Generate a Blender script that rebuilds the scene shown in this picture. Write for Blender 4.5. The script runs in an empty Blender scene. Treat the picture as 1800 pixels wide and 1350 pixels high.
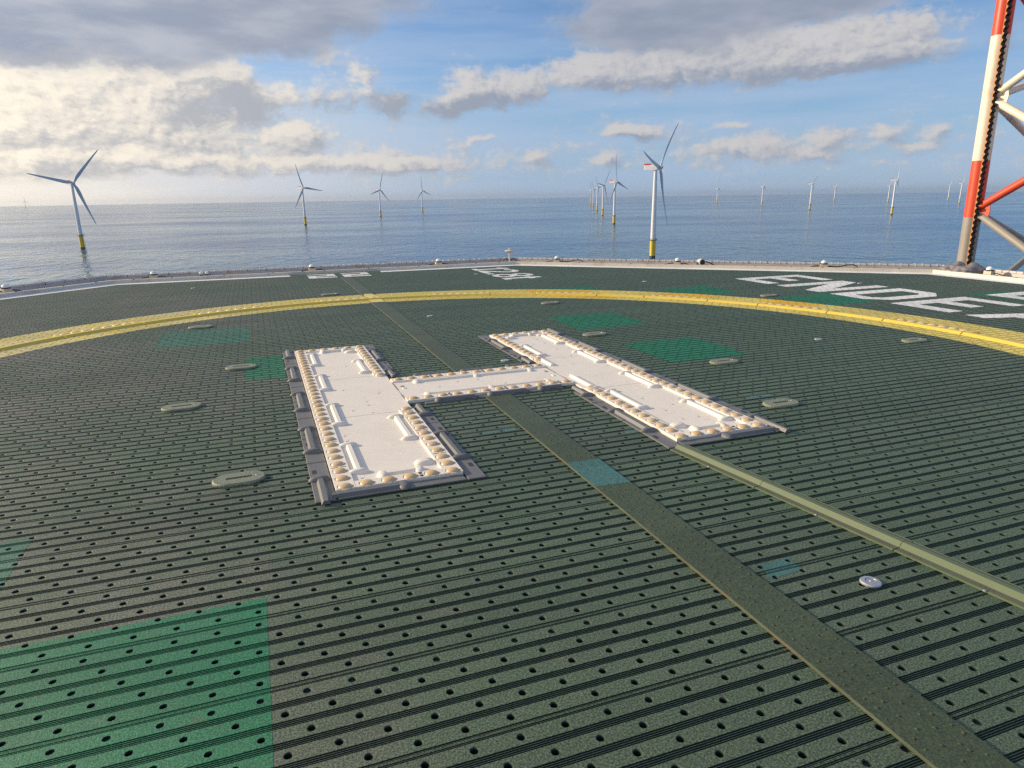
import bpy, bmesh, math, random
import numpy as np
from mathutils import Matrix, Vector
R = math.radians
random.seed(7)
rng = np.random.default_rng(11)
scene = bpy.context.scene
COL = scene.collection

# ------------------------------------------------------------------ camera
CAM_H = 1.6066
def camera_axes(pitch, roll):
    p, r = R(pitch), R(roll)
    fw = Vector((0, math.cos(p), -math.sin(p))); rt = Vector((1, 0, 0)); up = rt.cross(fw)
    return (math.cos(r)*rt - math.sin(r)*up), (math.sin(r)*rt + math.cos(r)*up), fw
_rt, _up, _fw = camera_axes(15.1115, 0.8263)
cd = bpy.data.cameras.new("camera"); cam = bpy.data.objects.new("camera", cd); COL.objects.link(cam)
cd.sensor_width = 36.0; cd.sensor_fit = 'HORIZONTAL'; cd.lens = 36*1206.64/1800
cd.clip_start = 0.05; cd.clip_end = 200000
cam.matrix_world = Matrix(((_rt.x, _up.x, -_fw.x, 0), (_rt.y, _up.y, -_fw.y, 0), (_rt.z, _up.z, -_fw.z, CAM_H), (0, 0, 0, 1)))
scene.camera = cam

# ------------------------------------------------------------------ light and exposure
SUN_AZ, SUN_EL = -77.0, 19.0            # azimuth from +Y towards +X, degrees
scene.view_settings.view_transform = 'Standard'
scene.view_settings.look = 'None'
scene.view_settings.gamma = 1.0
scene.view_settings.exposure = 0.20
sl = bpy.data.lights.new("sun", 'SUN'); so = bpy.data.objects.new("sun", sl); COL.objects.link(so)
sl.energy = 4.7; sl.angle = R(0.6); sl.color = (1.0, 0.80, 0.56)
_to = Vector((math.sin(R(SUN_AZ))*math.cos(R(SUN_EL)), math.cos(R(SUN_AZ))*math.cos(R(SUN_EL)), math.sin(R(SUN_EL))))
so.rotation_euler = _to.to_track_quat('Z', 'Y').to_euler(); so.location = (-60, 20, 60)
scene.cycles.use_denoising = False
scene.cycles.max_bounces = 6; scene.cycles.volume_bounces = 0; scene.cycles.diffuse_bounces = 3
scene.cycles.sample_clamp_indirect = 6

# ------------------------------------------------------------------ node helper
class NT:
    def __init__(s, tree): s.t = tree; s.n = tree.nodes; s.l = tree.links
    def new(s, typ, **kw):
        n = s.n.new(typ)
        for k, v in kw.items(): setattr(n, k, v)
        return n
    def link(s, a, b): s.l.new(a, b)
    def put(s, sock, v):
        if v is None: return
        if hasattr(v, 'is_output'): s.l.new(v, sock)
        else: sock.default_value = v
    def m(s, op, a, b=None, c=None, clamp=False):
        n = s.n.new('ShaderNodeMath'); n.operation = op; n.use_clamp = clamp
        for i, v in enumerate((a, b, c)): s.put(n.inputs[i], v)
        return n.outputs[0]
    def vm(s, op, a, b=None, c=None):
        n = s.n.new('ShaderNodeVectorMath'); n.operation = op
        for i, v in enumerate((a, b, c)): s.put(n.inputs[i], v)
        return n.outputs['Value'] if op in ('DOT_PRODUCT', 'LENGTH') else n.outputs[0]
    def noise(s, vec, scale=1.0, detail=4.0, rough=0.55, dist=0.0, col=False):
        n = s.n.new('ShaderNodeTexNoise'); n.noise_dimensions = '3D'
        s.put(n.inputs['Vector'], vec); n.inputs['Scale'].default_value = scale
        n.inputs['Detail'].default_value = detail; n.inputs['Roughness'].default_value = rough
        n.inputs['Distortion'].default_value = dist
        return n.outputs['Color'] if col else n.outputs[0]
    def smooth(s, v, a, b, lo=0.0, hi=1.0):
        n = s.n.new('ShaderNodeMapRange'); n.interpolation_type = 'SMOOTHSTEP'
        s.put(n.inputs[0], v)
        for i, x in enumerate((a, b, lo, hi)): n.inputs[i+1].default_value = x
        return n.outputs[0]
    def mix(s, f, a, b):
        n = s.n.new('ShaderNodeMix'); n.data_type = 'RGBA'; n.clamp_factor = True
        s.put(n.inputs[0], f); s.put(n.inputs[6], a if hasattr(a, 'is_output') else (*a, 1)); s.put(n.inputs[7], b if hasattr(b, 'is_output') else (*b, 1))
        return n.outputs[2]

# ------------------------------------------------------------------ sky with cloud fields by compass direction
w = bpy.data.worlds.new("World"); scene.world = w; w.use_nodes = True
W = NT(w.node_tree); W.n.clear()
out = W.new('ShaderNodeOutputWorld'); bg = W.new('ShaderNodeBackground'); W.link(bg.outputs[0], out.inputs[0])
bg.inputs[1].default_value = 0.1
sky = W.new('ShaderNodeTexSky'); sky.sky_type = 'NISHITA'; sky.sun_disc = False
sky.sun_elevation = R(SUN_EL); sky.sun_rotation = R(SUN_AZ); sky.altitude = 60; sky.air_density = 1.0; sky.dust_density = 0.15; sky.ozone_density = 3.0
tc = W.new('ShaderNodeTexCoord')
sx = W.new('ShaderNodeSeparateXYZ'); W.link(tc.outputs['Generated'], sx.inputs[0])
az = W.m('MULTIPLY', W.m('ARCTAN2', sx.outputs[0], sx.outputs[1]), 57.29578)
el = W.m('MULTIPLY', W.m('ARCSINE', sx.outputs[2]), 57.29578)
cb = W.new('ShaderNodeCombineXYZ'); W.link(az, cb.inputs[0]); W.link(el, cb.inputs[1])
P = cb.outputs[0]
def fbm(vec, sx_, sy_, z, detail=7, rough=0.58):
    v = W.vm('MULTIPLY_ADD', vec, (sx_, sy_, 0), (3.1, 7.7, z)); return W.noise(v, 1.0, detail, rough)
def warp(vec, sx_, sy_, ax_, ay_, z):
    c = W.noise(W.vm('MULTIPLY_ADD', vec, (sx_, sy_, 0), (0, 0, z)), 1.0, 5, 0.6, col=True)
    return W.vm('MULTIPLY_ADD', W.vm('SUBTRACT', c, (0.5, 0.5, 0.5)), (ax_, ay_, 0), vec)
PW = warp(P, 0.24, 0.36, 4.2, 2.3, 4.4)
def blobs(vec, lst):
    acc = None
    for (a, e, sa, se, amp) in lst:
        q = W.vm('MULTIPLY_ADD', vec, (1/sa, 1/se, 0), (-a/sa, -e/se, 0))
        g = W.m('POWER', 0.36788, W.vm('DOT_PRODUCT', q, q))
        acc = W.m('MULTIPLY', g, amp) if acc is None else W.m('MULTIPLY_ADD', g, amp, acc)
    return acc
# cloud bodies of this day's sky: (azimuth, elevation, half width, half height in degrees, weight)
GREY = [(-31.3, 11.23, 5.97, 2.4, 1), (-26.5, 11.0, 5.03, 2.02, 0.9), (-22.8, 11.96, 6.47, 2.38, 1), (-17.1, 12.31, 6.47, 1.93, 1), (-11.4, 13.63, 4.58, 1.24, 0.8), (-32.8, 9.47, 2.84, 0.98, 0.6), (8.5, 12.96, 4.15, 1.62, 1), (13.1, 11.98, 6.36, 1.73, 1.1), (19.0, 12.62, 5.55, 1.32, 0.9), (23.8, 12.67, 4.5, 0.94, 0.8), (10.7, 10.89, 4.54, 0.82, 0.6), (33.4, 9.89, 1.19, 2.23, 0.6)]
GREY += [(-25, 17, 20, 3.0, .8), (16, 17, 14, 2.6, .7)]
CORE = [(-19.9, 6.72, 1.5, 1.15, 0.9), (-18.2, 6.18, 1.82, 0.7, 0.9), (-13.2, 6.86, 2.12, 0.79, 0.9), (-8.9, 6.99, 1.56, 1.04, 1), (-5.0, 6.71, 2.03, 0.81, 1), (-22.8, 5.99, 1.91, 0.83, 0.7), (-1.5, 7.09, 2.66, 0.57, 0.6), (12.5, 8.05, 4.94, 0.7, 0.25), (23.1, 8.25, 5.34, 0.59, 0.3)]
LIT = [(-32.5, 7.51, 4.23, 2.02, 1), (-28.6, 7.75, 4.21, 2.09, 1), (-33.0, 4.55, 3.92, 1.57, 0.9), (-25.2, 7.57, 3.32, 1.81, 1), (-22.5, 8.43, 2.28, 1.28, 0.8), (-28.4, 5.07, 4.3, 1.46, 0.9), (-24.4, 5.38, 3.41, 1.13, 0.8), (-34.4, 5.71, 2.48, 2.36, 0.9), (-20.8, 9.06, 2.13, 0.92, 0.7), (-16.8, 7.69, 1.22, 0.96, 0.7), (-19.6, 7.61, 1.78, 1.32, 0.8), (-13.9, 7.95, 1.8, 1.08, 0.62), (-11.0, 8.59, 1.1, 1.32, 0.62), (-12.5, 10.1, 2.51, 1.13, 0.45), (-8.9, 7.23, 1.3, 1.11, 0.62), (-3.4, 8.83, 1.14, 1.25, 0.9), (-5.0, 7.03, 1.7, 0.89, 0.62), (-1.2, 8.22, 2.64, 1.19, 1), (1.9, 8.38, 1.76, 1.19, 0.9), (6.0, 9.54, 2.58, 1.35, 0.9), (9.5, 8.95, 4.21, 1.47, 1), (14.5, 9.11, 3.24, 1.32, 0.9), (17.2, 10.44, 2.35, 1.46, 0.7), (21.1, 9.6, 3.7, 1.62, 1), (24.7, 10.46, 4.15, 1.56, 1), (28.4, 9.82, 2.62, 1.52, 0.9), (24.2, 8.82, 4.22, 0.9, 0.8), (14.0, 10.64, 3.23, 1.11, 0.6), (10.0, 5.25, 2.37, 0.57, 0.85), (8.7, 5.12, 1.31, 0.37, 0.6), (16.7, 3.4, 2.13, 0.65, 0.85), (20.1, 3.29, 1.18, 0.72, 0.8), (23.6, 3.94, 1.68, 0.7, 0.75), (22.5, 2.88, 1.53, 0.4, 0.5), (27.5, 4.12, 1.33, 0.49, 0.75), (30.6, 3.95, 0.99, 0.44, 0.7), (28.7, 3.21, 2.04, 0.3, 0.5), (-30.4, 2.93, 6.4, 0.74, 0.7), (-23.2, 2.88, 5.95, 0.67, 0.7), (-17.9, 4.73, 2.46, 0.95, 0.7), (-15.6, 4.91, 2.01, 1.04, 0.7), (-13.1, 2.7, 6.58, 0.67, 0.65), (-7.8, 2.67, 4.03, 0.6, 0.6), (-23.4, 4.25, 3.08, 0.85, 0.7), (-33.4, 2.41, 3.26, 0.79, 0.7), (-1.7, 4.44, 1.17, 0.29, 0.7), (2.1, 3.2, 1.08, 0.34, 0.7), (6.8, 2.69, 0.8, 0.6, 0.7), (7.5, 2.72, 0.62, 0.6, 0.6), (16.4, 4.91, 1.23, 0.28, 0.5)]
out_f = W.smooth(W.m('ABSOLUTE', az), 38, 55)                      # broken cover over the rest of the sky
base = W.m('MULTIPLY', W.m('MAXIMUM', out_f, W.smooth(el, 15, 24)), W.smooth(az, -45, 10, 0.55, 0.22))
n1 = fbm(PW, 0.40, 0.64, 1.0, 9, 0.62)
fine = fbm(P, 1.4, 1.9, 5.0, 7, 0.60)
DSUN = (-0.55, 0.42, 0)
PS = W.vm('ADD', PW, DSUN)
n2 = fbm(PS, 0.40, 0.64, 1.0, 6, 0.62); fine2 = fbm(W.vm('ADD', P, (-0.28, 0.2, 0)), 1.4, 1.9, 5.0, 5, 0.60)
base = W.m('ADD', base, W.m('MULTIPLY', W.m('MULTIPLY', W.smooth(el, 0.8, 2.2), W.smooth(el, 6.5, 3.5)), 0.36))
bC = blobs(PW, CORE)
bL = W.m('ADD', W.m('MULTIPLY_ADD', bC, 0.42, blobs(PW, LIT)), base); bL2 = W.m('ADD', W.m('MULTIPLY_ADD', bC, 0.42, blobs(PS, LIT)), base)
bG = blobs(PW, GREY)
def body(bl, n, f): return W.m('ADD', bl, W.m('MULTIPLY_ADD', W.m('SUBTRACT', n, 0.5), 1.95, W.m('MULTIPLY', W.m('SUBTRACT', f, 0.5), 0.80)))
dl = body(bL, n1, fine); dl2 = body(bL2, n2, fine2)
dens = W.smooth(dl, 0.16, 0.94)
thick = W.smooth(dl, 0.45, 1.5)
lit = W.m('MULTIPLY_ADD', W.m('SUBTRACT', dl, dl2), 0.85, 0.60)
lit = W.m('SUBTRACT', lit, W.m('MULTIPLY', bC, W.m('MULTIPLY_ADD', W.m('SUBTRACT', fine, 0.5), 2.4, 0.80)))
lit = W.smooth(lit, -0.05, 1.0)
near_sun = W.smooth(az, -50, 6, 1, 0)
litcol = W.mix(near_sun, (5.4, 5.25, 5.25), (10.6, 9.4, 7.5))
shcol = W.mix(near_sun, (2.7, 3.05, 3.8), (5.2, 5.1, 5.0))
cloud = W.mix(lit, shcol, litcol)
gd = W.m('ADD', bG, W.m('MULTIPLY_ADD', W.m('SUBTRACT', n1, 0.5), 1.25, W.m('MULTIPLY', W.m('SUBTRACT', fine, 0.5), 0.45)))
greyf = W.smooth(gd, 0.16, 1.0)
soft = fbm(P, 0.11, 0.42, 14.0, 5, 0.55)
greycol = W.mix(W.smooth(soft, 0.36, 0.66), W.mix(near_sun, (2.55, 2.9, 3.7), (3.2, 3.5, 4.2)), W.mix(near_sun, (3.5, 3.8, 4.5), (5.0, 5.1, 5.4)))
veil_n = fbm(P, 0.045, 0.42, 9.0, 6, 0.6)
veil = W.m('MULTIPLY', W.smooth(veil_n, 0.30, 0.62), W.smooth(el, 13, 6, 0.35, 0.70))
low = W.m('MULTIPLY', W.smooth(el, 11.0, 1.2, 0.0, 0.95), W.smooth(az, -40, 26, 1.0, 0.62))                               # pale haze glow painted above the horizon, stronger towards the sun
veilcol = W.mix(near_sun, (2.5, 3.8, 5.8), (11.2, 9.8, 7.9))
c00 = W.mix(low, W.vm('MULTIPLY', sky.outputs[0], (0.90, 1.03, 1.22)), veilcol)
c0 = W.mix(veil, c00, W.mix(near_sun, (3.5, 4.6, 6.3), (8.2, 7.6, 6.9)))
c1 = W.mix(W.m('MULTIPLY', dens, 0.95), c0, cloud)
c1 = W.mix(W.m('MULTIPLY', greyf, 0.92), c1, greycol)
W.link(c1, bg.inputs[0])

# ------------------------------------------------------------------ frames of reference
TH = R(20.05); CX, CY = -0.2817, 5.9918               # the pad is turned 20 degrees from the line of sight
def WP(u, v, z=0.0): return Vector((CX + u*math.cos(TH) - v*math.sin(TH), CY + u*math.sin(TH) + v*math.cos(TH), z))
SEA_H = 67.0; SEA_TILT = 0.0047; RE = 7.4e6
def sea_z(x, y): return -SEA_H + SEA_TILT*y - (x*x + y*y)/(2*RE)

# ------------------------------------------------------------------ object helpers
def tag(o, label=None, cat=None, group=None, kind=None):
    if label: o['label'] = label
    if cat: o['category'] = cat
    if group: o['group'] = group
    if kind: o['kind'] = kind
    return o
def thing(name, label, cat, loc=(0, 0, 0), rz=0.0, group=None):
    o = bpy.data.objects.new(name, None); COL.objects.link(o); o.empty_display_size = 0.1
    o.location = loc; o.rotation_euler = (0, 0, rz)
    return tag(o, label, cat, group)
class MB:                                               # collects verts/faces into one mesh
    def __init__(s): s.v = []; s.f = []; s.mi = []
    def add(s, vs, fs, mi=0):
        b = len(s.v); s.v.extend([tuple(p) for p in vs]); s.f.extend([tuple(i+b for i in f) for f in fs]); s.mi.extend([mi]*len(fs)); return s
    def box(s, x0, x1, y0, y1, z0, z1, mi=0, bev=0.0):
        if bev <= 0:
            vs = [(x0,y0,z0),(x1,y0,z0),(x1,y1,z0),(x0,y1,z0),(x0,y0,z1),(x1,y0,z1),(x1,y1,z1),(x0,y1,z1)]
            return s.add(vs, [(0,3,2,1),(4,5,6,7),(0,1,5,4),(1,2,6,5),(2,3,7,6),(3,0,4,7)], mi)
        b = bev
        vs = [(x0,y0,z0),(x1,y0,z0),(x1,y1,z0),(x0,y1,z0),(x0,y0,z1-b),(x1,y0,z1-b),(x1,y1,z1-b),(x0,y1,z1-b),(x0+b,y0+b,z1),(x1-b,y0+b,z1),(x1-b,y1-b,z1),(x0+b,y1-b,z1)]
        return s.add(vs, [(0,3,2,1),(0,1,5,4),(1,2,6,5),(2,3,7,6),(3,0,4,7),(4,5,9,8),(5,6,10,9),(6,7,11,10),(7,4,8,11),(8,9,10,11)], mi)
    def ring(s, rings, mi=0, caps=True):                 # loft closed rings of equal length
        n = len(rings[0]); vs = [p for r in rings for p in r]; fs = []
        for k in range(len(rings)-1):
            for i in range(n):
                j = (i+1) % n; fs.append((k*n+i, k*n+j, (k+1)*n+j, (k+1)*n+i))
        if caps: fs.append(tuple(range(n-1, -1, -1))); fs.append(tuple(range((len(rings)-1)*n, len(rings)*n)))
        return s.add(vs, fs, mi)
    def tube(s, pts, r, n=10, mi=0, caps=True):
        pts = [Vector(p) for p in pts]; rad = r if hasattr(r, '__len__') else [r]*len(pts); rings = []
        ref = None
        for i, p in enumerate(pts):
            d = (pts[min(i+1, len(pts)-1)] - pts[max(i-1, 0)]).normalized()
            if ref is None: ref = Vector((0,0,1)) if abs(d.z) < 0.9 else Vector((1,0,0))
            a = d.cross(ref).normalized(); b = a.cross(d).normalized(); ref = b
            rings.append([p + rad[i]*(math.cos(2*math.pi*k/n)*a + math.sin(2*math.pi*k/n)*b) for k in range(n)])
        return s.ring(rings, mi, caps)
    def lathe(s, prof, c=(0,0,0), n=24, mi=0, sx=1.0, sy=1.0, rot=0.0):
        rings = []
        cr, sr = math.cos(rot), math.sin(rot)
        for (r_, z_) in prof:
            ring = []
            for k in range(n):
                x = max(r_, 1e-5)*math.cos(2*math.pi*k/n)*sx; y = max(r_, 1e-5)*math.sin(2*math.pi*k/n)*sy
                ring.append((c[0]+x*cr-y*sr, c[1]+x*sr+y*cr, c[2]+z_))
            rings.append(ring)
        return s.ring(rings, mi, True)
    def prism(s, sec, p0, p1, mi=0):                     # extrude section (across, up) from p0 to p1 on the flat
        p0, p1 = Vector(p0), Vector(p1); d = (p1-p0); d.z = 0; d.normalize(); a = Vector((-d.y, d.x, 0))
        return s.ring([[p + a*x + Vector((0,0,z)) for (x, z) in sec] for p in (p0, p1)], mi, True)
    def build(s, name, mats, parent=None, smooth=False, loc=None, rz=None):
        me = bpy.data.meshes.new(name); me.from_pydata(s.v, [], s.f); 
        if not isinstance(mats, (list, tuple)): mats = [mats]
        for m in mats: me.materials.append(m)
        me.polygons.foreach_set('material_index', s.mi)
        if smooth:
            me.polygons.foreach_set('use_smooth', [True]*len(s.f))
            try: me.set_sharp_from_angle(angle=R(38))
            except Exception: pass
        me.validate(); me.update()
        o = bpy.data.objects.new(name, me); COL.objects.link(o)
        if parent: o.parent = parent
        if loc is not None: o.location = loc
        if rz is not None: o.rotation_euler = (0, 0, rz)
        return o
def copy_tree(o, parent=None):
    c = o.copy(); COL.objects.link(c)
    if parent: c.parent = parent
    for ch in list(o.children): copy_tree(ch, c)
    return c

# ------------------------------------------------------------------ materials
def mat(name, base, rough=0.55, var=0.12, scale=6.0, dirt=None, dirt_amt=0.4, bump=0.0, bump_scale=300.0, metal=0.0, spec=0.5, sub=0.0):
    m = bpy.data.materials.new(name); m.use_nodes = True; t = NT(m.node_tree)
    b = t.n['Principled BSDF']; co = t.new('ShaderNodeTexCoord').outputs['Object']
    n = t.noise(co, scale, 6, 0.6)
    f = t.m('MULTIPLY_ADD', t.m('SUBTRACT', n, 0.5), 2*var, 1.0)
    c = t.vm('SCALE', (base[0], base[1], base[2])); t.n[-1].inputs[0].default_value = base; t.link(f, t.n[-1].inputs['Scale'])
    if dirt:
        d = t.smooth(t.noise(co, scale*0.45+0.3, 7, 0.68), 0.50, 0.72)
        c = t.mix(t.m('MULTIPLY', d, dirt_amt), c, dirt)
    t.link(c, b.inputs['Base Color'])
    t.put(b.inputs['Roughness'], t.m('MULTIPLY_ADD', t.m('SUBTRACT', n, 0.5), 0.3, rough, clamp=True))
    b.inputs['Metallic'].default_value = metal; b.inputs['Specular IOR Level'].default_value = spec
    if bump > 0:
        bn = t.new('ShaderNodeBump'); bn.inputs['Strength'].default_value = 1.0; bn.inputs['Distance'].default_value = bump
        t.link(t.noise(co, bump_scale, 3, 0.6), bn.inputs['Height']); t.link(bn.outputs[0], b.inputs['Normal'])
    return m
def grit_paint(name, land, groove, wear_sheen_col, wear_sheen=0.35, grit=1.0):
    """non-slip deck paint: gritty worn lands, darker colour in the grooves (local height tells which)"""
    m = bpy.data.materials.new(name); m.use_nodes = True; t = NT(m.node_tree)
    b = t.n['Principled BSDF']; co = t.new('ShaderNodeTexCoord').outputs['Object']
    s3 = t.new('ShaderNodeSeparateXYZ'); t.link(co, s3.inputs[0])
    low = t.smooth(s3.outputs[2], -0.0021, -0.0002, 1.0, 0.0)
    g = t.noise(co, 135.0, 4, 0.85)                        # grains
    big = t.noise(co, 0.55, 5, 0.6); mid = t.noise(co, 7.0, 5, 0.65)
    sheen_grad = t.smooth(s3.outputs[0], -4.5, 2.0, 1.35, 0.12)                # worn tint stronger on the left, with the warm sun sheen painted in
    wf = t.m('MULTIPLY', t.m('MULTIPLY', sheen_grad, wear_sheen), t.smooth(t.m('ADD', t.m('MULTIPLY', big, 0.6), t.m('MULTIPLY', mid, 0.4)), 0.38, 0.64))
    c = t.mix(wf, land, wear_sheen_col)
    gs = t.m('MULTIPLY_ADD', t.smooth(g, 0.38, 0.66), 1.75*grit, 1.0-0.66*grit)
    sc = t.new('ShaderNodeVectorMath', operation='SCALE'); t.link(c, sc.inputs[0]); t.link(gs, sc.inputs['Scale'])
    pk = t.m('FLOOR', t.m('DIVIDE', t.m('ADD', s3.outputs[1], 4.0263), 0.4585))    # each plank weathers a little differently
    wn = t.new('ShaderNodeTexWhiteNoise'); wn.noise_dimensions = '1D'; t.link(pk, wn.inputs['W'])
    tone = t.m('MULTIPLY', t.m('MULTIPLY_ADD', wn.outputs['Value'], 0.16, 0.92), t.m('MULTIPLY_ADD', t.noise(co, 1.7, 6, 0.7), 0.56, 0.72))
    gs = t.m('MULTIPLY', gs, tone); t.link(gs, sc.inputs['Scale'])
    st = t.smooth(t.noise(co, 3.1, 8, 0.7), 0.62, 0.72)        # old scuffs and rusty spots
    sc2 = t.smooth(t.noise(t.vm('MULTIPLY', co, (2.2, 9.0, 1.0)), 1.0, 7, 0.72), 0.60, 0.74)      # pale dried salt and scuffs
    pale = t.mix(t.m('MULTIPLY', sc2, 0.30), sc.outputs[0], (0.26, 0.26, 0.235))
    c2 = t.mix(t.m('MULTIPLY', st, 0.45), pale, (0.125, 0.080, 0.055))
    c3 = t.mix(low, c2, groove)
    t.link(c3, b.inputs['Base Color'])
    t.put(b.inputs['Roughness'], t.m('MULTIPLY_ADD', mid, 0.2, 0.44)); b.inputs['Specular IOR Level'].default_value = 0.45
    bn = t.new('ShaderNodeBump'); bn.inputs['Strength'].default_value = 1.0; bn.inputs['Distance'].default_value = 0.0032*grit
    t.link(g, bn.inputs['Height']); t.link(bn.outputs[0], b.inputs['Normal'])
    return m
M = {}
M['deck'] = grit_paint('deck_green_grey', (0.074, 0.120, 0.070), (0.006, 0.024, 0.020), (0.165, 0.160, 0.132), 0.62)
M['yellow'] = grit_paint('ring_yellow', (0.70, 0.585, 0.135), (0.46, 0.38, 0.09), (0.64, 0.57, 0.28), 0.9, 0.3)
M['fresh_yellow'] = grit_paint('ring_yellow_fresh', (0.80, 0.50, 0.015), (0.5, 0.31, 0.02), (0.74, 0.5, 0.05), 0.3, 0.25)
M['white_mark'] = grit_paint('marking_white', (0.86, 0.86, 0.84), (0.60, 0.61, 0.61), (0.76, 0.76, 0.74), 0.5, 0.12)
M['green_patch'] = grit_paint('patch_green', (0.008, 0.165, 0.074), (0.004, 0.070, 0.036), (0.045, 0.185, 0.100), 0.5, 0.8)
M['teal_patch'] = grit_paint('patch_teal', (0.050, 0.150, 0.140), (0.02, 0.08, 0.075), (0.11, 0.19, 0.165), 0.6, 0.6)
M['dull_patch'] = grit_paint('patch_dull_green', (0.032, 0.155, 0.100), (0.010, 0.060, 0.042), (0.09, 0.175, 0.125), 0.6, 0.8)
M['teal_smear'] = grit_paint('smear_teal', (0.085, 0.165, 0.140), (0.015, 0.045, 0.04), (0.16, 0.19, 0.16), 0.6, 0.9)
M['strip'] = grit_paint('strip_green_grey', (0.054, 0.078, 0.038), (0.054, 0.078, 0.038), (0.088, 0.100, 0.064), 0.6, 0.6)
M['oval'] = grit_paint('oval_green_grey', (0.195, 0.22, 0.155), (0.195, 0.22, 0.155), (0.25, 0.245, 0.19), 0.5, 0.6)
M['void'] = mat('dark_underside', (0.012, 0.013, 0.013), 0.9, 0.3)
M['alu_edge'] = mat('bare_edge', (0.085, 0.105, 0.065), 0.5, 0.5, 3.0, (0.22, 0.09, 0.05), 0.55)
M['h_white'] = mat('panel_white', (0.82, 0.77, 0.685), 0.5, 0.05, 5.0, (0.64, 0.56, 0.46), 0.35, 0.00012, 420.0)
M['h_border'] = mat('panel_border_white', (0.83, 0.775, 0.70), 0.5, 0.05, 6.0, (0.62, 0.50, 0.38), 0.35, 0.0001, 300.0)
M['dark_slot'] = mat('dark_slot', (0.035, 0.036, 0.04), 0.7, 0.2)
M['seam'] = mat('panel_seam', (0.28, 0.25, 0.22), 0.8, 0.3)
M['grey_tile'] = mat('ramp_grey', (0.155, 0.160, 0.165), 0.55, 0.10, 5.0, (0.105, 0.10, 0.095), 0.6, 0.0002, 260.0)
M['lens'] = mat('lens_amber', (0.64, 0.46, 0.25), 0.32, 0.10, 30.0, (0.55, 0.40, 0.26), 0.35)
M['cover'] = mat('cover_olive', (0.105, 0.148, 0.075), 0.5, 0.10, 6.0, (0.16, 0.17, 0.1), 0.4, 0.0006, 300.0)
M['cover_base'] = mat('cover_base_olive', (0.115, 0.125, 0.085), 0.55, 0.14, 7.0, None, 0, 0.0006, 300.0)
M['cover_yellow'] = mat('ridge_yellow', (0.72, 0.54, 0.075), 0.4, 0.08, 5.0, (0.55, 0.42, 0.2), 0.5)
M['cream_lens'] = mat('lens_cream', (0.70, 0.55, 0.29), 0.45, 0.2, 14.0, (0.38, 0.27, 0.15), 0.6)
M['kerb'] = mat('kerb_cream_white', (0.62, 0.585, 0.51), 0.5, 0.10, 3.0, (0.38, 0.25, 0.16), 0.5)
M['gutter'] = mat('gutter_grey', (0.30, 0.28, 0.27), 0.6, 0.2, 3.0, (0.22, 0.11, 0.06), 0.7)
M['net_tube'] = mat('net_tube_pale', (0.52, 0.49, 0.47), 0.5, 0.12, 4.0, (0.35, 0.2, 0.13), 0.5)
M['galv'] = mat('galvanised', (0.55, 0.56, 0.58), 0.4, 0.12, 20.0, None, 0, 0, 1, 0.7)
M['lamp_box'] = mat('lamp_box_cream', (0.62, 0.55, 0.44), 0.5, 0.1, 15.0, (0.3, 0.2, 0.12), 0.4)
M['lamp_dome'] = mat('lamp_dome_white', (0.80, 0.84, 0.82), 0.2, 0.04)
M['black'] = mat('black_rubber', (0.022, 0.022, 0.024), 0.5, 0.2)
M['sack'] = mat('sack_grey', (0.20, 0.19, 0.21), 0.7, 0.25, 9.0)
M['turbine'] = mat('turbine_white', (0.74, 0.75, 0.77), 0.35, 0.02, 0.05)
M['blade'] = mat('blade_grey_white', (0.54, 0.56, 0.59), 0.4, 0.02, 0.05)
M['tp_yellow'] = mat('foundation_yellow', (0.72, 0.50, 0.045), 0.5, 0.08, 0.3, (0.5, 0.33, 0.08), 0.4)
M['tp_dark'] = mat('waterline_growth', (0.07, 0.065, 0.05), 0.8, 0.3, 0.6)
M['plat'] = mat('platform_dark', (0.14, 0.14, 0.14), 0.6, 0.1, 0.4)
M['red'] = mat('leg_red', (0.70, 0.075, 0.028), 0.42, 0.10, 0.8, (0.42, 0.09, 0.05), 0.6)
M['cream'] = mat('leg_cream', (0.80, 0.71, 0.55), 0.42, 0.06, 0.8, (0.52, 0.36, 0.21), 0.6)
M['leg_grey'] = mat('leg_grey', (0.29, 0.27, 0.235), 0.5, 0.10, 0.8, (0.25, 0.18, 0.12), 0.4)
M['nac_red'] = mat('nacelle_red', (0.62, 0.06, 0.07), 0.5, 0.05, 0.2)
M['rust'] = mat('rack_rust', (0.42, 0.19, 0.075), 0.7, 0.25, 2.0, (0.12, 0.08, 0.05), 0.5)
M['rack'] = mat('rack_shaded', (0.018, 0.017, 0.017), 0.45, 0.3, 3.0)  # near-black for the tooth edges: their shade put into the colour

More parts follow.
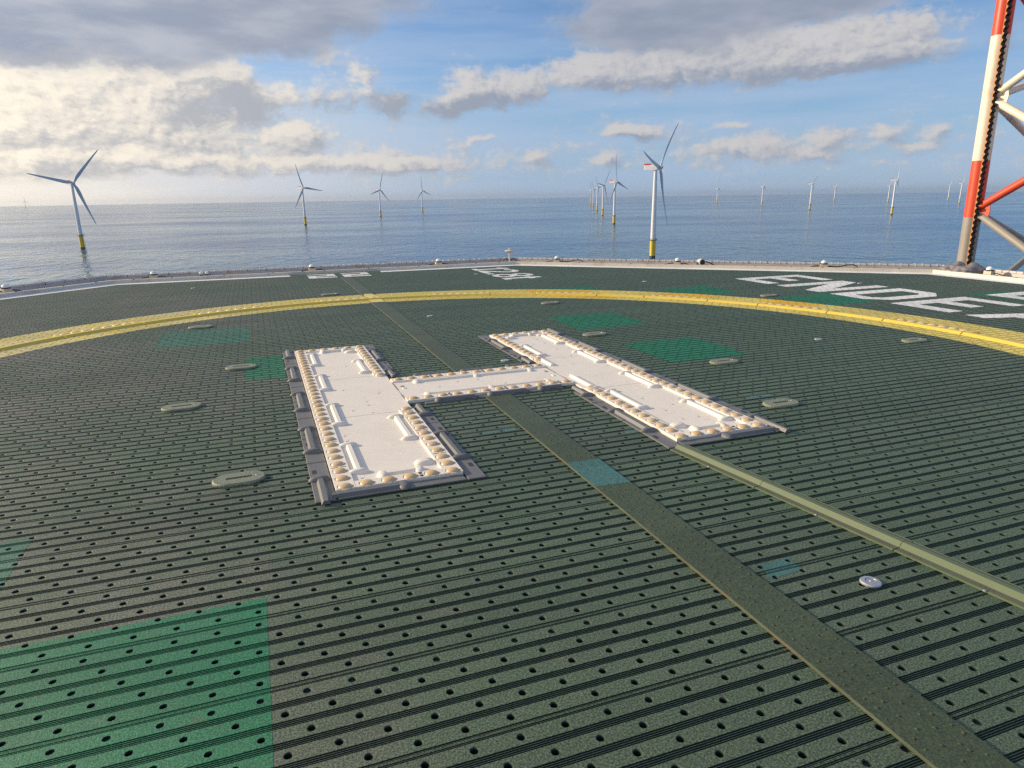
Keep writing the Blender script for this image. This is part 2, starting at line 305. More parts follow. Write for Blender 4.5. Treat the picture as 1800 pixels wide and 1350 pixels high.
# ------------------------------------------------------------------ sea
def build_sea():
    m = bpy.data.materials.new('sea_water'); m.use_nodes = True; t = NT(m.node_tree); b = t.n['Principled BSDF']
    co = t.new('ShaderNodeTexCoord').outputs['Object']
    rot = t.new('ShaderNodeVectorRotate'); rot.rotation_type = 'Z_AXIS'; t.link(co, rot.inputs[0]); rot.inputs['Angle'].default_value = R(-14)
    co = rot.outputs[0]
    v1 = t.vm('MULTIPLY', co, (0.015, 0.011, 0.02)); v2 = t.vm('MULTIPLY', co, (0.080, 0.042, 0.1)); v3 = t.vm('MULTIPLY', co, (0.0012, 0.0030, 0)); v4 = t.vm('MULTIPLY', co, (0.0022, 0.0034, 0))
    h1 = t.noise(v1, 1.0, 3, 0.5, 0.6); h2 = t.noise(v2, 1.0, 2.5, 0.5, 0.4); h3 = t.noise(v4, 1.0, 8, 0.70, 0.3); big = t.noise(v3, 1.0, 4, 0.55)
    hh = t.m('ADD', t.m('MULTIPLY_ADD', h1, 3.4, t.m('MULTIPLY', h2, 2.6)), t.m('MULTIPLY', h3, 6.0))
    bn = t.new('ShaderNodeBump'); bn.inputs['Strength'].default_value = 1.0; bn.inputs['Distance'].default_value = 1.05
    t.link(hh, bn.inputs['Height']); t.link(bn.outputs[0], b.inputs['Normal'])
    deep = t.mix(t.smooth(t.m('MULTIPLY_ADD', t.m('SUBTRACT', h3, 0.5), 0.8, big), 0.36, 0.64), (0.003, 0.120, 0.205), (0.002, 0.080, 0.235))
    foam_n = t.noise(t.vm('MULTIPLY', co, (0.05, 0.14, 0.1)), 1.0, 5, 0.62)
    foam_gate = t.noise(t.vm('MULTIPLY', co, (0.010, 0.018, 0.1)), 1.0, 2, 0.5)
    foam = t.m('MULTIPLY', t.smooth(foam_n, 0.69, 0.73), t.smooth(foam_gate, 0.48, 0.62))
    t.link(t.mix(foam, deep, (0.75, 0.78, 0.8)), b.inputs['Base Color'])
    t.put(b.inputs['Roughness'], t.m('ADD', t.m('MULTIPLY', foam, 0.4), t.smooth(big, 0.35, 0.65, 0.08, 0.19))); b.inputs['IOR'].default_value = 1.33
    radii = [0.5, 100, 250, 400, 600, 800, 1000, 1300, 1700, 2200, 3000, 4000, 5500, 7500, 10000, 13000, 16000, 20000, 25000, 30000, 34000, 38000]
    n = 96; mb = MB(); rings = [[(r*math.cos(2*math.pi*k/n), r*math.sin(2*math.pi*k/n), sea_z(r*math.cos(2*math.pi*k/n), r*math.sin(2*math.pi*k/n))) for k in range(n)] for r in radii]
    mb.ring(rings, 0, False)
    o = mb.build('sea', m, smooth=True); return tag(o, 'choppy blue grey sea reaching to the horizon', None, None, 'structure')
build_sea()

# ------------------------------------------------------------------ helideck planking: lands with real holes, ribbed grooves between
PITCH, HOLE_P, HOLE_R = 0.0917, 0.1510, 0.0119
V0 = -3.9808
LAND = 0.0295                                            # half width of a smooth land
EDGES = [((0, 1), 10.5), ((0.656, 0.755), 10.73), ((1, 0), 11.08), ((0.656, -0.755), 10.73), ((0, -1), 10.5), ((-0.707, -0.707), 10.65), ((-1, 0), 11.08), ((-0.707, 0.707), 10.65)]
def octagon(d):
    pts = []
    for i in range(8):
        (a, b), c = EDGES[i-1]; (e, f), g = EDGES[i]
        det = a*f - b*e; c += d; g += d
        pts.append(((c*f - b*g)/det, (a*g - c*e)/det))
    return pts                                            # vertex i lies between edge i-1 and edge i
OCT = octagon(0.0)
def u_range(v, d=0.0):
    lo, hi = -1e9, 1e9
    for (nx, ny), off in EDGES:
        r = off + d - ny*v
        if abs(nx) < 1e-6:
            if r < 0: return None
        elif nx > 0: hi = min(hi, r/nx)
        else: lo = max(lo, r/nx)
    return (lo, hi) if hi > lo else None
J0, J1 = -42, int((10.5-V0)/PITCH)+1
def row_phase(j): return (-1.4751 if (j % 5) % 2 == 0 else -1.3996) % HOLE_P
def groove_profile(j):
    """(dv, z) breakpoints from the top edge of land j to the bottom edge of land j+1"""
    g = PITCH - 2*LAND; p = []
    joint = (j % 5) == 4
    if joint: seq = [(0.0010, 0.0062), (0.0085, 0.0125), (0.0155, 0.0172), (0.0202, 0.0242), (0.0265, 0.0317)]
    else: seq = [(0.0010+0.0083*k, 0.0070+0.0083*k) for k in range(4)]
    p.append((LAND, 0.0))
    for i, (a, b) in enumerate(seq):
        dz = -0.0045 if not (joint and i == 2) else -0.012
        rid0 = 0.0 if i == 0 or (joint and i in (2, 3)) else -0.0013; rid1 = 0.0 if i == len(seq)-1 or (joint and i in (1, 2)) else -0.0013
        p += [(LAND+a, rid0), (LAND+a+0.0006, dz), (LAND+b-0.0006, dz), (LAND+b, rid1)]
    p.append((LAND+g, 0.0))
    return p
def build_deck():
    V, F4 = [], []
    nv = 0
    def emit(verts, quads):
        nonlocal nv
        V.append(verts); F4.append(quads + nv); nv += len(verts)
    # lands
    for j in range(J0, J1):
        vc = V0 + j*PITCH
        if abs(vc) > 10.45: continue
        ur = u_range(vc)
        if ur is None: continue
        lo, hi = ur; ph = row_phase(j)
        k0, k1 = math.ceil((lo + HOLE_P*0.1 - ph)/HOLE_P), math.floor((hi - HOLE_P*0.1 - ph)/HOLE_P)
        uc = ph + HOLE_P*np.arange(k0, k1+1); n = len(uc)
        S = 16 if vc < 1.0 else 8
        ang = 2*np.pi*(np.arange(S)+0.5)/S
        cx, cy = np.cos(ang)*HOLE_R, np.sin(ang)*HOLE_R
        # outer ring of the cell: points on the rectangle at the same angles
        hx, hy = HOLE_P/2, LAND
        sc = np.minimum(hx/np.maximum(np.abs(np.cos(ang)), 1e-6), hy/np.maximum(np.abs(np.sin(ang)), 1e-6))
        ox, oy = np.cos(ang)*sc, np.sin(ang)*sc
        # move the point nearest each corner onto the corner
        for qx, qy in ((hx, hy), (-hx, hy), (-hx, -hy), (hx, -hy)):
            a0 = math.atan2(qy, qx); i = int(np.argmin(np.abs(np.angle(np.exp(1j*(ang-a0)))))); ox[i], oy[i] = qx, qy
        r2 = 1.30
        rings = [np.stack([ox, oy, np.zeros(S)], 1), np.stack([cx*r2, cy*r2, np.zeros(S)], 1), np.stack([cx, cy, np.full(S, -0.0038)], 1), np.stack([cx, cy, np.full(S, -0.030)], 1)]
        if j % 5 == 4 and rng.random() < 0.75:               # holes over the plank web are blind
            rings[3] = np.stack([cx, cy, np.full(S, -0.0085)], 1); rings.append(np.stack([cx*.03, cy*.03, np.full(S, -0.0085)], 1))
        base = np.concatenate(rings); NR = len(rings)
        vs = np.repeat(base[None], n, 0); vs[:, :, 0] += uc[:, None]; vs[:, :, 1] += vc
        i = np.arange(S); jn = (i+1) % S
        q = np.concatenate([np.stack([i+a*S, jn+a*S, jn+(a+1)*S, i+(a+1)*S], 1) for a in range(NR-1)])
        quads = (q[None] + (np.arange(n)*NR*S)[:, None, None]).reshape(-1, 4)
        emit(vs.reshape(-1, 3), quads)
    # ribbed grooves: long strips
    for j in range(J0-1, J1):
        vc = V0 + j*PITCH
        ur = u_range(min(max(vc+PITCH/2, -10.49), 10.49))
        if ur is None: continue
        lo, hi = ur[0]-0.05, ur[1]+0.05
        us = np.arange(lo, hi+1.0, 1.0); us[-1] = hi
        pr = np.array(groove_profile(j))
        a = np.zeros((len(us), len(pr), 3)); a[:, :, 0] = us[:, None]; a[:, :, 1] = vc + pr[None, :, 0]; a[:, :, 2] = pr[None, :, 1]
        m_, k_ = len(us), len(pr)
        I = np.arange(m_-1)[:, None]*k_ + np.arange(k_-1)[None]
        quads = np.stack([I, I+k_, I+k_+1, I+1], -1).reshape(-1, 4)
        emit(a.reshape(-1, 3), quads)
    VV = np.concatenate(V).astype(np.float32); QQ = np.concatenate(F4).astype(np.int32)
    me = bpy.data.meshes.new('helideck')
    me.vertices.add(len(VV)); me.vertices.foreach_set('co', VV.ravel())
    me.loops.add(QQ.size); me.loops.foreach_set('vertex_index', QQ.ravel())
    me.polygons.add(len(QQ)); me.polygons.foreach_set('loop_start', np.arange(0, QQ.size, 4, dtype=np.int32)); me.polygons.foreach_set('loop_total', np.full(len(QQ), 4, np.int32))
    me.update(calc_edges=True)
    me.polygons.foreach_set('use_smooth', np.zeros(len(QQ), dtype=bool))
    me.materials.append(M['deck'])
    o = bpy.data.objects.new('helideck', me); COL.objects.link(o); o.location = (CX, CY, 0); o.rotation_euler = (0, 0, TH)
    tag(o, 'weathered green helicopter deck of ribbed, perforated planks', None, None, 'structure')
    mb = MB(); oc = octagon(0.3)
    mb.ring([[(x, y, z) for x, y in oc] for z in (-0.35, -0.055)], 0, True)
    s = mb.build('deck_underside', M['void'], loc=(CX, CY, 0), rz=TH); tag(s, 'dark structure below the helicopter deck', None, None, 'structure')
build_deck()

# ------------------------------------------------------------------ paint films that follow lands, grooves and holes
def convex_iv(poly):
    def f(v):
        lo, hi = 1e9, -1e9
        for (x0, y0), (x1, y1) in zip(poly, poly[1:]+poly[:1]):
            if (y0 <= v) != (y1 <= v):
                x = x0 + (v-y0)*(x1-x0)/(y1-y0); lo = min(lo, x); hi = max(hi, x)
        return [(lo, hi)] if hi > lo else []
    return f, [p[1] for p in poly]
def ring_iv(r0, r1, clip=None):
    def f(v):
        if abs(v) >= r1: return []
        b = math.sqrt(r1*r1-v*v)
        if abs(v) >= r0: iv = [(-b, b)]
        else:
            a = math.sqrt(r0*r0-v*v); iv = [(-b, -a), (a, b)]
        return iv
    return f, [-r1, -r0, r0, r1]
def union_iv(fs, v):
    iv = sorted(x for f in fs for x in f(v)); o = []
    for a, b in iv:
        if o and a <= o[-1][1]+1e-9: o[-1] = (o[-1][0], max(o[-1][1], b))
        else: o.append((a, b))
    return o
def film(name, shapes, material, zoff=0.0012, clip=None, parent=None, label=None, cat=None, group=None, kind=None, flat=None, mask=None):
    """a thin coat of paint over the deck inside the union of shapes [(interval function, critical v values)]"""
    fs = [s[0] for s in shapes]; crit = [c for s in shapes for c in s[1]]
    vmin, vmax = min(crit), max(crit); mb = MB()
    j0, j1 = math.floor((vmin-V0)/PITCH)-1, math.ceil((vmax-V0)/PITCH)+1
    def z_of(pts, v):
        for (a, za), (b, zb) in zip(pts, pts[1:]):
            if a <= v <= b: return za + (zb-za)*((v-a)/(b-a) if b > a else 0)
        return 0.0
    def slab(lv, holes, prof):
        lv = sorted(set(round(x, 6) for x in lv))
        for a, b in zip(lv, lv[1:]):
            if b-a < 2e-5: continue
            e = (b-a)*1e-3
            def iv(v):
                r = union_iv(fs, v)
                if mask: r = [(max(x, m0), min(y, m1)) for x, y in r for m0, m1 in mask(v) if min(y, m1) > max(x, m0)]
                if holes:
                    vc, ph, dh = holes; h = math.sqrt(max(HOLE_R**2*1.25-(v-vc)**2, 0))
                    if h > 0:
                        o = []
                        for x, y in r:
                            k = math.ceil((x+1e-6-h-ph)/HOLE_P); c = x
                            while True:
                                q = ph+k*HOLE_P
                                if q-h >= y: break
                                if q-h > c: o.append((c, q-h))
                                c = max(c, q+h); k += 1
                            if c < y: o.append((c, y))
                        r = o
                return r
            i0, i1 = iv(a+e), iv(b-e)
            if len(i0) != len(i1): i0 = i1 = iv((a+b)/2)
            za, zb = z_of(prof, a)+zoff, z_of(prof, b)+zoff
            for (x0, x1), (y0, y1) in zip(i0, i1):
                mb.add([(x0, a, za), (x1, a, za), (y1, b, zb), (y0, b, zb)], [(0, 1, 2, 3)])
    if flat is not None:
        lv = [vmin + (vmax-vmin)*k/40 for k in range(41)] + crit
        slab(lv, None, [(vmin-1, flat), (vmax+1, flat)])
    else:
        for j in range(j0, j1+1):
            vc = V0 + j*PITCH
            cr = [c for c in crit if vc-LAND < c < vc+PITCH-LAND]
            hr = HOLE_R*math.sqrt(1.25)
            lv = [vc-LAND, vc-hr, vc-hr*.7, vc, vc+hr*.7, vc+hr, vc+LAND] + [c for c in cr if c < vc+LAND]
            lv = [min(max(x, vmin), vmax) for x in lv]
            slab(lv, (vc, row_phase(j), 0), [(vc-1, 0), (vc+1, 0)])
            pr = [(vc+a, z) for a, z in groove_profile(j)]
            lv = [min(max(x, vmin), vmax) for x in [p[0] for p in pr] + [c for c in cr if c > vc+LAND]]
            slab(lv, None, pr)
    o = mb.build(name, material)
    o.location = (CX, CY, 0); o.rotation_euler = (0, 0, TH)
    if parent: o.parent = parent; o.matrix_parent_inverse = parent.matrix_world.inverted()
    return tag(o, label, cat, group, kind)
def rect(u0, u1, v0, v1): return convex_iv([(u0, v0), (u1, v0), (u1, v1), (u0, v1)])
def stroke(p, q, w):
    p, q = Vector(p), Vector(q); d = (q-p).normalized(); n = Vector((-d.y, d.x))*w/2
    return convex_iv([tuple(p+n), tuple(p-n), tuple(q-n), tuple(q+n)])

# touchdown circle
R0, R1 = 5.494, 6.587
STRIP_U = (-0.105, 0.115)
def no_strip(v): return [(-99, STRIP_U[0]-0.003), (STRIP_U[1]+0.003, 99)] if v > 0 else [(-99, 99)]
ring_t = thing('touchdown_circle', 'broad yellow painted touchdown circle around the white H', 'marking', (CX, CY, 0), TH)
def film_child(parent, *a, **k):
    o = film(*a, **k); o.parent = parent; o.location = (0, 0, 0); o.rotation_euler = (0, 0, 0); return o
def clipmask(base, umin, umax, vmin_, vmax_):
    def f(v): return [(max(a, umin), min(b, umax)) for a, b in base(v) if min(b, umax) > max(a, umin)] if vmin_ <= v <= vmax_ else []
    return f
film_child(ring_t, 'painted_band', [ring_iv(R0, R1)], M['yellow'], mask=lambda v: no_strip(v) if v > -7 else [])
film_child(ring_t, 'repainted_patch', [ring_iv(R0+.15, R1+0.003)], M['fresh_yellow'], zoff=0.0020, mask=clipmask(no_strip, 2.72, 3.72, 4.2, 7))
film_child(ring_t, 'repainted_patch', [ring_iv(R0+.55, R1+0.003)], M['fresh_yellow'], zoff=0.0020, mask=clipmask(no_strip, 5.6, 6.6, 2.30, 3.2))
film_child(ring_t, 'repainted_patch', [ring_iv(R0+.75, R1+0.003)], M['fresh_yellow'], zoff=0.0020, mask=clipmask(no_strip, 4.6, 5.3, 3.6, 4.4))
film_child(ring_t, 'painted_band', [ring_iv(R0, R1)], M['yellow'], flat=0.0122, zoff=0.0, mask=lambda v: [STRIP_U] if v > 5 else [])

# ring of raised light segments lying on the circle
RS = 5.90
def ring_segment(a0, a1, lens, idx):
    t = thing('light_segment', None, 'light strip', WP(RS*math.cos(R((a0+a1)/2)), RS*math.sin(R((a0+a1)/2)), 0.0), 0, 'raised segments of the circle light')
    t['label'] = ('yellow ridge with cream light bumps' if lens else 'plain yellow ridge') + ', ' + SEG_WHERE.get((idx, lens), 'on the near right part')
    c = t.location
    mb = MB(); n = 6; sec = [(-0.075, 0.001), (-0.038, 0.030), (0.030, 0.030), (0.07, 0.001)]
    ring_pts = []
    for k in range(n+1):
        a = R(a0 + 0.09 + (a1-a0-0.18)*k/n); ring_pts.append([WP((RS+x)*math.cos(a), (RS+x)*math.sin(a), z) - c for x, z in sec])
    mb.ring(ring_pts, 0, True); mb.build('ridge', M['cover_yellow'], t)
    if lens:
        b = MB(); bp = []
        for k in range(n+1):
            a = R(a0 + 0.3 + (a1-a0-0.6)*k/n); bp.append([WP((RS+x)*math.cos(a), (RS+x)*math.sin(a), z) - c for x, z in [(0.078, 0.001), (0.09, 0.012), (0.235, 0.010), (0.25, 0.001)]])
        b.ring(bp, 0, True); b.build('lens_bed', M['cover_yellow'], t)
        for k in range(7):
            a = R(a0 + 1.2 + (a1-a0-2.4)*k/6); p = WP((RS+0.155)*math.cos(a), (RS+0.155)*math.sin(a), 0.010) - c
            d = MB(); d.lathe([(0.056, 0), (0.052, 0.008), (0.036, 0.014), (0.012, 0.017)], (0, 0, 0), 12); d.build('light_bump', M['cream_lens'], t, True, p)
        for k in (0, 1):
            g = MB(); a = R((a0 + .25) if k == 0 else (a1 - .25)); p = WP((RS+0.16)*math.cos(a), (RS+0.16)*math.sin(a), 0) - c
            g.lathe([(0.05, 0.001), (0.045, 0.018), (0.02, 0.024)], p, 10, 0, 1.6, 0.8, a)
            g.build('end_cap', M['cover_yellow'], t, True)
SEG_WHERE = {(7, True): 'at the far left bend', (6, False): 'second strip from the left edge', (7, False): 'at the left frame edge', (6, True): 'left of the flat green strip', (5, True): 'just right of the flat green strip', (5, False): 'crossed by the flat green strip',
             (4, True): 'between flat strip and 12.8t weight mark', (4, False): 'behind the gap between the H bars', (3, True): 'on the bright repainted yellow patch', (3, False): 'right of the bright repainted patch',
             (2, True): 'below the first letter E', (2, False): 'below the letter N', (1, True): 'below the letter D', (1, False): 'below the second letter E', (0, True): 'at the right frame edge', (8, True): 'left, outside the view', (-1, False): 'at the very edge of the frame, right'}
for k in range(-3, 9):
    a = -1.3 + 18*k
    if k != -99: ring_segment(a, a+10.2, True, k)
    if k < 8: ring_segment(a+10.2, a+18, False, k)

# paint patches
def patch(u0, v0, u1, v1, m, label, kind='green_paint_patch', z=0.0007):
    return film(kind, [rect(u0, u1, v0, v1)], M[m], zoff=z, label=label, cat='paint patch', group='square touch-up patches on the deck')
patch(-2.90, -3.97, -1.895, -2.965, 'green_patch', 'large bright green square patch in the near left corner of the deck')
patch(-3.98, -2.97, -2.98, -1.97, 'dull_patch', 'pale green square patch cut by the left frame edge')
patch(-3.0, 2.95, -1.97, 3.98, 'dull_patch', 'dull green square patch inside the ring, far left of the H')
patch(-2.0, 0.96, -1.63, 1.96, 'green_patch', 'small green patch against the left edge tiles of the H')
patch(1.95, 2.0, 2.95, 3.0, 'green_patch', 'green square patch behind the right bar of the H')
patch(2.0, 0.02, 2.95, 1.0, 'green_patch', 'vivid green square patch beside the right bar of the H')
patch(4.97, 4.0, 5.97, 5.0, 'green_patch', 'green patch just outside the ring, left of the first letter E')
patch(3.0, 5.0, 3.98, 5.95, 'green_patch', 'green patch half hidden behind the bright yellow ring paint')
patch(6.05, 2.2, 7.1, 3.25, 'green_patch', 'green patch outside the ring under the letters N and D')
patch(9.0, 1.25, 10.0, 2.2, 'green_patch', 'green patch under the white letter L at the right')
for (u0, v0, u1, v1, lb) in ((-0.62, -1.05, -0.40, -0.98, 'faint teal smear right of the left H bar, upper one'), (-0.42, -1.35, -0.16, -1.27, 'faint teal smear touching the flat strip, lower one'), (0.52, -1.72, 0.66, -1.62, 'small teal smear left of the right H bar'),
                          (0.16, -3.62, 0.34, -3.50, 'small teal smear right of the flat strip near the metal disc'), (1.85, -1.35, 2.1, -1.27, 'faint teal smear right of the right H bar')):
    film('teal_paint_smear', [convex_iv([(u0, v0), (u1, v0+.01), (u1+.02, v1), (u0+.03, v1-.005)])], M['teal_patch' if 'disc' in lb else 'teal_smear'], zoff=0.0009, label=lb, cat='paint smear', group='faint teal paint smears')

# writing: local letter frame has up = +u and reads towards -v (or, for 22, up = +v and reads along +u)
def glyph(ch, s, kind):
    """strokes as convex pieces in a box 0..w (x) by 0..1 (y), stroke width s"""
    L = []
    def r(x0, y0, x1, y1): L.append([(x0, y0), (x1, y0), (x1, y1), (x0, y1)])
    def st(x0, y0, x1, y1, w=None):
        w = w or s; p, q = Vector((x0, y0)), Vector((x1, y1)); d = (q-p).normalized(); n = Vector((-d.y, d.x))*w/2
        L.append([tuple(p+n), tuple(p-n), tuple(q-n), tuple(q+n)])
    w = 0.62
    if ch == 'E': r(0,0,s,1); r(s,0,w,s); r(s,.5-s/2,w*.82,.5+s/2); r(s,1-s,w,1)
    elif ch == 'L': r(0,0,s,1); r(s,0,w,s)
    elif ch == 'N': w = .68; r(0,0,s,1); r(w-s,0,w,1); L.append([(0,1),(s*1.25,1),(w,0),(w-s*1.25,0)])
    elif ch == 'D':
        r(0,0,s,1); L.append([(s,0),(w*.72,0),(w*.62,s),(s,s)]); L.append([(s,1-s),(w*.62,1-s),(w*.72,1),(s,1)])
        L.append([(w-s,.25),(w,.2),(w,.8),(w-s,.75)]); L.append([(w*.72,0),(w,.2),(w-s,.25),(w*.62,s)]); L.append([(w*.62,1-s),(w-s,.75),(w,.8),(w*.72,1)])
    elif ch == 'A': w = .76; L.append([(0,0),(s*1.1,0),(w/2+s*.45,1),(w/2-s*.45,1)]); L.append([(w-s*1.1,0),(w,0),(w/2+s*.45,1),(w/2-s*.45,1)]); r(w*.24,.26,w*.76,.26+s*.9)
    elif ch == '2': w = .70; r(0,1-s,w,1); r(w-s,.5-s/2,w,1-s); r(0,.5-s/2,w-s,.5+s/2); r(0,s,s,.5-s/2); r(0,0,w,s)
    elif ch == '2c':
        w = .60; a = [(w*.04,.74),(w*.18,.90),(w*.5,.95),(w*.86,.86),(w*.92,.70),(w*.78,.52),(w*.14,.10)]
        for p, q in zip(a, a[1:]): st(*p, *q)
        r(0,0,w,s)
    elif ch == '8':
        w = .60
        for cy, ry, rx in ((.73,.21,.22),(.27,.22,.25)):
            pts = [(w/2+rx*math.cos(2*math.pi*k/14), cy+ry*math.sin(2*math.pi*k/14)) for k in range(14)]
            for p, q in zip(pts, pts[1:]+pts[:1]): st(*p, *q, s*.95)
    elif ch == '1': w = .42; r(w*.36,0,w*.36+s,1); st(w*.5,.93,.02,.74,s*.8); r(0,0,w,s*.9)
    elif ch == '.': w = .16; r(0,0,s,s)
    elif ch == 't': w = .36; r(w*.25,.04,w*.25+s,.96); r(0,.62,w,.62+s*.85); r(w*.25,0,w,s)
    return L, w
def writing(name, text, origin, height, s, gap, frame, label, group=None, group_parent=None, z=0.0014, wscale=1.0):
    x = 0.0
    for ch in text:
        polys, w = glyph(ch, s, None); shapes = []
        for p in polys:
            q = []
            for (gx, gy) in p:
                X, Y = (x + gx*height*wscale), gy*height
                q.append((origin[0]+Y, origin[1]-X) if frame == 'u' else (origin[0]+X, origin[1]+Y))
            shapes.append(convex_iv(q))
        yield ch, shapes
        x += (w*wscale + gap)*height
ENDE = list(writing('letter', 'ENDEA', (7.14, 5.68), 1.56, 0.17, 0.145, 'u', None))
ord_lab = ['first white letter E, beside the deck edge', 'white letter N, second of the ship name', 'white letter D, third of the ship name', 'second white letter E, right of the D', 'white letter A cut by the right frame edge']
for (ch, sh), lb in zip(ENDE, ord_lab): film('painted_letter', sh, M['white_mark'], zoff=0.0016, label=lb, cat='letter', group='letters of the ship name')
for ch, sh in writing('letter', 'L', (9.2, 2.03), 1.56, 0.17, 0.14, 'u', None):
    film('painted_letter', sh, M['white_mark'], zoff=0.0016, label='white letter L of the upper name row, at the right frame edge', cat='letter', group='letters of the ship name')
wt = thing('weight_marking', 'white number 12.8t painted near the far corner of the deck', 'marking', (CX, CY, 0), TH)
for (ch, sh), nm in zip(writing('digit', ['1', '2c', '.', '8', 't'], (2.98, 10.10), 0.88, 0.17, 0.10, 'u', None, wscale=1.12), ('digit', 'digit', 'decimal_point', 'digit', 'letter')):
    film_child(wt, nm, sh, M['white_mark'], zoff=0.0016)
dv = thing('size_marking', 'two white digits 22 painted beside the far deck edge', 'marking', (CX, CY, 0), TH)
for x0 in (-0.755, -0.01):
    for ch, sh in writing('digit', '2', (x0, 9.76), 0.85, 0.20, 0.1, 'v', None): film_child(dv, 'digit', sh, M['white_mark'], zoff=0.0016)

# white line along the deck edge
def edge_line():
    mb = MB(); oi, oo = octagon(-0.10), octagon(0.213)
    def seg(i, t0, t1):
        a, b = Vector(oi[i]), Vector(oi[(i+1) % 8]); c, d = Vector(oo[i]), Vector(oo[(i+1) % 8])
        p = [a.lerp(b, t0), a.lerp(b, t1), c.lerp(d, t1), c.lerp(d, t0)]
        mb.add([(q.x, q.y, 0.003) for q in p], [(0, 1, 2, 3) if True else None])
    N = 0
    for i in range(8):
        a, b = oi[i], oi[(i+1) % 8]
        if i == 0:                                        # far edge: gap left for the 22
            L = abs(b[0]-a[0]); f = lambda u: (u-a[0])/(b[0]-a[0])
            s0, s1 = sorted((f(-1.10), f(0.90))); seg(0, 0, s0); seg(0, s1, 1)
        else: seg(i, 0, 1)
    o = mb.build('deck_edge_line', M['white_mark'], loc=(CX, CY, 0), rz=TH)
    # the bare green margin behind the 22
    g = MB(); a, b = Vector(oi[0]), Vector(oi[1]); c, d = Vector(oo[0]), Vector(oo[1])
    f = lambda u, p, q: p.lerp(q, (u-p.x)/(q.x-p.x))
    g.add([(*f(-1.10, a, b), 0.0015), (*f(.90, a, b), 0.0015), (*f(.90, c, d), 0.0015), (*f(-1.10, c, d), 0.0015)], [(0, 1, 2, 3)])
    g.build('deck_margin', M['deck'], loc=(CX, CY, 0), rz=TH)['kind'] = 'structure'
    tag(o, 'white painted line running along the deck edge', None, None, 'structure')
edge_line()

# ------------------------------------------------------------------ flat strip across the deck
def flat_strip():
    t = thing('cover_strip', 'long flat green strip with studs crossing the deck through the H', 'cover strip', WP(0, 0, 0), TH)
    def bump_studs(mb, v0, v1):
        v = v0+0.04
        while v < v1-0.02:
            for u in (-0.07, -0.025, 0.03, 0.08):
                q_ = random.uniform(.7, 1.35); mb.lathe([(0.0052*q_, 0), (0.0044*q_, 0.0024), (0.0018*q_, 0.0036)], (u+random.uniform(-.012, .012), v+random.uniform(-.02, .02), 0.0111), 6)
            v += 0.062
    for i, (v0, v1) in enumerate(((-7.5, -0.47), (0.47, 4.9), (4.905, 9.68))):
        mb = MB(); mb.box(STRIP_U[0], STRIP_U[1], v0, v1, 0.001, 0.0112, 0, 0.0015); bump_studs(mb, max(v0, -5.6), min(v1, 4)); mb.build('plate', M['strip'], t)
        e = MB(); e.prism([(0, .001), (0.0030, .001), (0.0030, .0100), (0, .0116)], (STRIP_U[0]-.0002, v0+.002, 0), (STRIP_U[0]-.0002, v1-.002, 0)); e.build('edge_bead', M['alu_edge'], t)
    return t
flat_strip()
def film_flat(name, shp, m, z, **k): return film(name, shp, m, flat=z, zoff=0.0, **k)
film_flat('teal_paint_patch', [convex_iv([(-0.104, -2.48), (0.114, -2.49), (0.114, -2.09), (-0.104, -2.08)])], M['teal_patch'], 0.0122, label='teal paint patch across the flat strip, in front of the H', cat='paint patch')

# ------------------------------------------------------------------ oval tie-down covers
def oval_proto():
    t = thing('tie_down_cover', None, 'deck cover', (0, 0, 0), TH)
    def loop(a, b, z, n=12):
        pts = []
        for s in (1, -1):
            for k in range(n+1):
                an = -math.pi/2 + math.pi*k/n if s > 0 else math.pi/2 + math.pi*k/n
                pts.append((s*a + b*math.cos(an), b*math.sin(an), z))
        return pts
    def rectloop(hx, hy, z, src):
        o = []
        for (x, y, _) in src:
            s = min(hx/max(abs(x), 1e-6), hy/max(abs(y), 1e-6)); o.append((x*s, y*s, z))
        return o
    mb = MB(); src = loop(0.060, 0.084, 0)
    rings = [loop(0.060, 0.092, 0.0005), loop(0.060, 0.092, 0.012), loop(0.060, 0.084, 0.019), rectloop(0.074, 0.014, 0.019, src), rectloop(0.072, 0.013, 0.006, src)]
    mb.ring(rings, 0, False); mb.build('ring_plate', M['oval'], t)
    s = MB(); s.box(-0.073, 0.073, -0.0135, 0.0135, 0.002, 0.0062); s.build('slot', M['dark_slot'], t)
    k = MB(); k.lathe([(0.008, 0), (0.007, 0.003), (0.003, 0.0045)], (0.100, 0.0, 0.0188), 8); k.build('bolt', M['galv'], t, True)
    return t
op = oval_proto()
ovals = [(-2.02, -1.57, 'oval slotted cover, nearest to the camera left of the H'), (-2.48, 0.22, 'oval slotted cover left of the middle of the H'), (-2.04, 1.52, 'oval slotted cover half painted green, left of the H'), (-2.58, 4.22, 'oval slotted cover beside the dull green patch far left'),
         (-0.62, 6.85, 'oval cover outside the ring, left of the flat strip'), (2.5, 4.21, 'oval cover inside the ring, far beyond the H'), (1.96, 1.61, 'oval cover between two green patches, behind the right H bar'), (2.48, -0.20, 'oval cover at the near corner of the vivid green patch'),
         (2.0, -1.56, 'oval slotted cover right of the near end of the right H bar'), (5.04, -0.19, 'oval cover inside the ring at the far right'), (6.07, 3.41, 'oval cover outside the ring, below the first letter E')]
for i, (u, v, lb) in enumerate(ovals):
    o = op if i == 0 else copy_tree(op)
    o.location = WP(u, v, 0.0012); o.rotation_euler = (0, 0, TH + R(random.uniform(-3, 3))); tag(o, lb, 'deck cover', 'oval tie-down covers')
